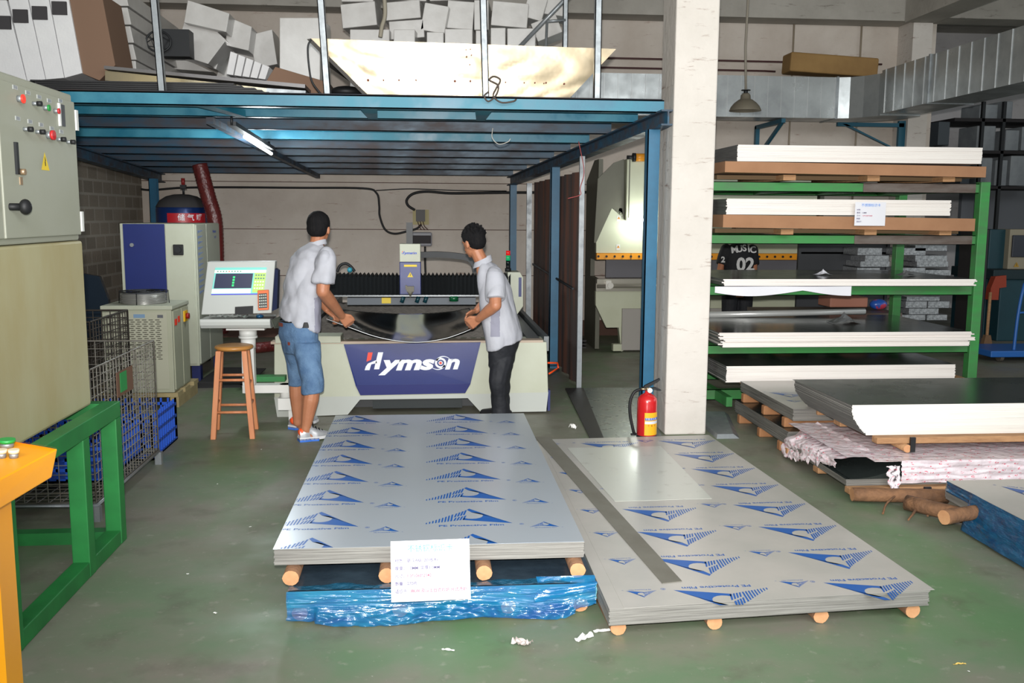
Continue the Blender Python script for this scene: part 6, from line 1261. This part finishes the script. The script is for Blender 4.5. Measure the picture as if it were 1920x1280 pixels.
b = B(); r_ = ringuv(604, 521, 597, 6.80, .60); b.grid(lambda u, v: Vector(r_[0])+Vector((math.cos(r_[3])*r_[1]*.975*math.cos(2*PI*u)-math.sin(r_[3])*r_[2]*.975*math.sin(2*PI*u), math.sin(r_[3])*r_[1]*.975*math.cos(2*PI*u)+math.cos(r_[3])*r_[2]*.975*math.sin(2*PI*u), -.024+.04*v)), 40, 2); b.done('belt', black, w1, weld=False)
rr = ringuv(607, 520, 598, 6.80, .67)
def onring(R, u, z0, z1, t0, t1, m, nm, off=1.03, parent=None):
    b = B(); c, a, d, g = R[:4]
    b.grid(lambda s, t: Vector(c)+Vector((math.cos(g)*a*off*math.cos(t0+(t1-t0)*s)-math.sin(g)*d*off*math.sin(t0+(t1-t0)*s), math.sin(g)*a*off*math.cos(t0+(t1-t0)*s)+math.cos(g)*d*off*math.sin(t0+(t1-t0)*s), z0+(z1-z0)*t)), 10, 2); return b.done(nm, m, parent, weld=False)
onring(rr, 0, -.012, .014, -2.05, -1.62, mat('leather_patch', (122, 56, 42), .6), 'leather_patch', 1.03, sh_)
rp = ringuv(640, 524, 600, 6.80, .67)
onring(rp, 0, -.012, .010, -1.42, -1.28, MC['leather_patch'], 'pocket_patch', 1.035, sh_)
# shoes
def shoe(heel, toe, h, name='shoe', par=None):
    heel, toe = Vector(heel), Vector(toe); heel.z = toe.z = 0; d = (toe-heel).normalized(); s = Vector((-d.y, d.x, 0)); L_ = (toe-heel).length
    prof = [(0, .034, .06), (.15, .040, .08), (.4, .038, .078), (.7, .047, .055), (.9, .042, .040), (1.0, .022, .026)]
    def up(u, v):
        i = u*(len(prof)-1); k = min(int(i), len(prof)-2); t = i-k; w = prof[k][1]*(1-t)+prof[k+1][1]*t; hh = prof[k][2]*(1-t)+prof[k+1][2]*t
        a = PI*v; return heel+d*(L_*u)+s*(w*math.cos(a))+Z3*(.028+hh*math.sin(a)**.7*h)
    b = B(); b.grid(up, 22, 14); u_ = b.done(name, mat('shoe_silver', (172, 174, 178), .4, .3), par, weld=False)
    b = B(); n = 22; ol = []
    for i in range(n+1): u = i/n; k = min(int(u*5), 4); t = u*5-k; ol.append((u, prof[k][1]*(1-t)+prof[k+1][1]*t+.003))
    o1 = [heel+d*(L_*u-.004+.008*u)+s*w for u, w in ol]; o2 = [heel+d*(L_*u-.004+.008*u)-s*w for u, w in ol][::-1]; b.prism([p+Z3*.012 for p in o1+o2], (0, 0, .02)); b.done('midsole', mat('sole_white', (214, 214, 216), .5), u_)
    b = B(); b.prism([p+Z3*0 for p in o1[:15]+o2[-15:]], (0, 0, .022)); b.done('sole', mat('sole_blue', (54, 112, 208), .4), u_)
    b = B(); b.ball(heel+Z3*.066+d*.022, (.030, .034, .030)); b.done('heel_patch', mat('shoe_orange', (234, 88, 40), .5), u_)
    b = B()
    for k in range(4): p = heel+d*L_*(.48+.11*k)+Z3*(.028+.072*h-.013*k); b.tube([p-s*.022-Z3*.004, p+Z3*.009, p+s*.022-Z3*.004], .0045, 6)
    b.ball(heel+d*L_*.42+Z3*(.03+.09*h), (.018, .018, .02)); b.done('laces', black, u_)
    b = B(); b.lathe([(.036, 0), (.037, .03), (.035, .05)], heel+d*L_*.28+Z3*.075, 16); b.done('sock', mat('sock_grey', (170, 170, 172), .8), u_)
    return u_
shoe(atz(560, 829)+Vector((0, .03, 0)), atz(613, 824)+Vector((0, .04, 0)), 1.0, par=w1)
shoe(atz(546, 808)+Vector((0, .05, 0)), atz(572, 802)+Vector((.06, .18, 0)), 1.0, par=w1)
# ---- worker at right
w2 = thing('person', 'person in pale work shirt and black trousers gripping the right end of the held sheet', 'person', (.52, 7.05, 0))
ANG2 = math.atan2(-.8, -.6)+0     # towards the left hand, near the camera
pel, chest, nk = a6(946, 652, 7.08), a6(925, 530, 7.08), a6(905, 492, 7.08)
shL2, shR2 = a6(928, 514, 6.90), a6(908, 506, 7.22)
elL2, wrL2 = a6(929, 572, 6.80), a6(898, 597, 6.94)
elR2, wrR2 = a6(915, 560, 7.34), a6(893, 582, 7.34)
b = B()
loft(b, [(pel+Vector((0, 0, -.04)), .08, .07, ANG2), (pel, .11, .08, ANG2), ((pel+chest)/2, .12, .09, ANG2), (chest, .14, .09, ANG2), (chest+Vector((-.04, .02, .09)), .12, .07, ANG2), (nk, .055, .055, ANG2)])
limb(b, [nk+Vector((.02, 0, -.05)), a6(893, 470, 7.10)], [.054, .05])
P2, M2 = head(b, a6(888, 451, 7.11), (-.62, .78, 0), .28)
limb(b, [shL2, elL2, elL2.lerp(wrL2, .35), wrL2], [.05, .045, .044, .029]); limb(b, [shR2, elR2, elR2.lerp(wrR2, .35), wrR2], [.05, .038, .037, .026])
limb(b, [a6(941, 676, 7.05), a6(934, 712, 7.0), a6(937, 785, 7.04)], [.066, .050, .028]); limb(b, [a6(941, 676, 7.14), a6(940, 712, 7.18), a6(943, 782, 7.23)], [.066, .05, .028])
hand(b, wrL2, Vector((-.55, .30, -.45)), Vector((-.55, .0, .6)), Vector((-.0, .5, -.8)), 1, 1, .98)
hand(b, wrR2, Vector((-.6, -.15, -.28)), Vector((-.1, -.8, .3)), Vector((-.3, .0, -.85)), 1, 1, .95)
melt(b, 'body', skin, w2, .005, 3); hair(P2, M2, w2, spikes=150, low=.0, seed=5); eyes(P2, M2, w2)
b = B(); R2 = lambda v, l, r, ratio=.66, tilt=0: ringuv(v, l, r, 7.08, ratio, ANG2, tilt)
loft(b, [R2(645, 911, 981, .7, .30), R2(630, 909, 981, .7, .2), R2(600, 903, 973, .68), R2(570, 898, 966, .66), R2(540, 896, 958, .64), R2(520, 895, 948, .62), R2(508, 895, 941, .6), R2(497, 896, 930, .65), R2(489, 895, 918, .8)])
sleeve(b, shL2, elL2, .80, .060, .063, .074); sleeve(b, shR2, elR2, .7, .058, .058, .062)
sd = at(928, 600, 7.0)
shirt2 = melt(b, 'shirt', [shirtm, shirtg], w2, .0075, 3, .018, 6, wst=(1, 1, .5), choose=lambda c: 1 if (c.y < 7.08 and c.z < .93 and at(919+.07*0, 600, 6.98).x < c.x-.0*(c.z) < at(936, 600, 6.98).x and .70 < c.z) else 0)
b = B(); cc2 = nk+Vector((-.0, 0, .0)); b.grid(lambda u, v: (cc2.x-.0+(.062+.012*v)*math.cos(2*PI*u), cc2.y+(.06+.01*v)*math.sin(2*PI*u), cc2.z+.03-.045*v+.03*math.cos(2*PI*u)), 28, 3); b.done('collar', shirtm, w2, weld=False)
b = B(); blackp = mat('trouser_black', (24, 26, 32), .75, 0, (34, 36, 42), 6, .5, bump=.3, bs=20)
loft(b, [R2(632, 914, 979, .7), R2(650, 914, 972, .72), R2(670, 915, 966, .74), R2(685, 916, 962, .76)])
limb(b, [a6(941, 676, 7.05), a6(934, 712, 7.0), a6(936, 750, 7.03)], [.088, .072, .056]); limb(b, [a6(941, 676, 7.14), a6(940, 712, 7.18), a6(942, 750, 7.22)], [.088, .07, .052])
a, c = a6(936, 745, 7.03), a6(937, 789, 7.04); b.cyl(a, c, .058, .060, 18); a, c = a6(942, 745, 7.22), a6(943, 785, 7.23); b.cyl(a, c, .054, .058, 18)
melt(b, 'trousers', blackp, w2, .0065, 4, .008, 9)
def dshoe(heel, toe, par):
    heel, toe = Vector(heel), Vector(toe); b = B(); d = (toe-heel).normalized(); limb(b, [heel+Z3*.045, heel.lerp(toe, .5)+Z3*.045, toe+Z3*.032], [.042, .042, .032]); b.box(-.14, .13, -.042, .042, 0, .022, 0, Matrix.Translation((heel+toe)/2+Z3*.002) @ Matrix.Rotation(math.atan2(d.y, d.x), 4, 'Z')); melt(b, 'shoe', mat('shoe_black', (26, 26, 28), .5), par, .006, 2)
p = at(938, 790, 7.05); dshoe((p.x+.03, 7.04, 0), (p.x-.15, 7.14, 0), w2); p = at(944, 785, 7.25); dshoe((p.x+.03, 7.24, 0), (p.x-.15, 7.36, 0), w2)
# ---- person at the press brake
w3 = thing('person', 'person in black T-shirt with white number seen from behind through the green rack', 'person', tuple(Vector((at(1385, 490, 10.1).x, 10.1, 0))))
X3 = at(1385, 490, 10.1).x; y3 = 10.1; pt3 = lambda x, z_, y=0: Vector((X3+x, y3+y, z_))
b = B(); loft(b, [(pt3(0, .72), .11, .09, 0), (pt3(0, .80), .15, .10, 0), (pt3(0, .95), .13, .09, 0), (pt3(0, 1.15), .15, .095, 0), (pt3(0, 1.26), .12, .07, 0), (pt3(0, 1.30), .05, .05, 0)])
limb(b, [pt3(0, 1.27), pt3(0, 1.36, .03)], [.055, .05]); P3, M3 = head(b, pt3(0, 1.42, .05), (0, 1, 0), .2, .95)
for sx in (-1, 1):
    s_, e_, w_ = pt3(.155*sx, 1.24), pt3(.19*sx, 1.02, .04), pt3(.15*sx, .92, .24); limb(b, [s_, e_, e_.lerp(w_, .3), w_], [.05, .038, .037, .026])
    hand(b, w_, Vector((0, .9, 0)), Vector((-sx, 0, .2)), Vector((0, 0, -1)), .5, 1, .95); limb(b, [pt3(.08*sx, .78), pt3(.09*sx, .42), pt3(.09*sx, .08)], [.08, .052, .034])
melt(b, 'body', skin, w3, .008, 3); hair(P3, M3, w3, .95); eyes(P3, M3, w3)
b = B(); loft(b, [(pt3(0, .80), .165, .12, 0), (pt3(0, .95), .155, .115, 0), (pt3(0, 1.12), .17, .115, 0), (pt3(0, 1.22), .165, .10, 0), (pt3(0, 1.28), .11, .075, 0), (pt3(0, 1.31), .07, .06, 0)])
for sx in (-1, 1): sleeve(b, pt3(.15*sx, 1.24), pt3(.19*sx, 1.02, .04), .7, .058, .06, .064)
ts = melt(b, 'tshirt', mat('tshirt_black', (18, 19, 24), .8, bump=.2, bs=16), w3, .007, 4, .004, 9)
tw_ = mat('print_white', (206, 206, 206), .7)
b = B(); yb_ = y3-.128; text(b, '02', .20, frame((X3+.035, yb_, 1.075), (1, 0, 0), (0, .02, 1)), 0, bold=.035, sx=1.0)
for k, chh in enumerate('MUSIC'): text(b, chh, .10, frame((X3-.085+.052*k, yb_+.008+.01*abs(k-2)-.0, 1.238+.010*(2-abs(k-2))), (1, 0, -.18*(k-2)*0+.12), (0, .15, 1)), 0, bold=.03)
for j in range(3): text(b, 'RHYTHM OF THE STREET'[:18-4*j], .016, frame((X3+.025, yb_+.004, .985-.02*j), (1, 0, 0), (0, 0, 1)), 0, bold=.01)
b.done('back_print', tw_, ts, weld=False)
b = B(); text(b, '2', .085, frame((X3-.20, y3-.075, 1.13), (.9, -.4, 0), (0, 0, 1)), 0, bold=.035); b.done('sleeve_print', tw_, ts, weld=False)
b = B()
for sx in (-1, 1): limb(b, [pt3(.08*sx, .82), pt3(.09*sx, .42), pt3(.09*sx, .10)], [.10, .075, .065])
melt(b, 'trousers', blackp, w3, .009, 3)
for sx in (-1, 1): dshoe((X3+.09*sx, y3-.03, 0), (X3+.10*sx, y3+.16, 0), w3)
# ---- the sheet they hold
fe_ = curve([at(612, 597, 7.12), at(655, 613, 7.10), at(700, 629, 7.10), at(742, 638, 7.10), at(785, 641, 7.10), at(830, 635, 7.10), at(862, 625, 7.10), at(893, 612, 7.12)], 8)
be_ = curve([at(634, 578, 8.1), at(680, 584, 8.1), at(765, 588, 8.1), at(840, 584, 8.1), at(880, 577, 8.1)], 14)
def samp(c, u): i = u*(len(c)-1); k = min(int(i), len(c)-2); return c[k].lerp(c[k+1], i-k)
def held(u, v): p = samp(fe_, u).lerp(samp(be_, u), v); return p+Vector((0, 0, -.03*math.sin(PI*v)*math.sin(PI*u)+.006*math.sin(u*9+v*5)*math.sin(PI*v)))
b = B(); b.grid(held, 70, 40); o = b.done('held_sheet', [mat('mirror_sheet', (150, 152, 148), .12, 1.0), mat('cut_edge_glint', (226, 228, 230), .4, .3)], weld=False)  # second material is a pale rim: flash glint on the edge painted as colour
sm = o.modifiers.new('solid', 'SOLIDIFY'); sm.thickness = .004; sm.use_rim = True; sm.material_offset_rim = 1
tag(o, 'thin flexible mirror finish steel sheet sagging between the two workers above the cutting table', 'metal sheet')
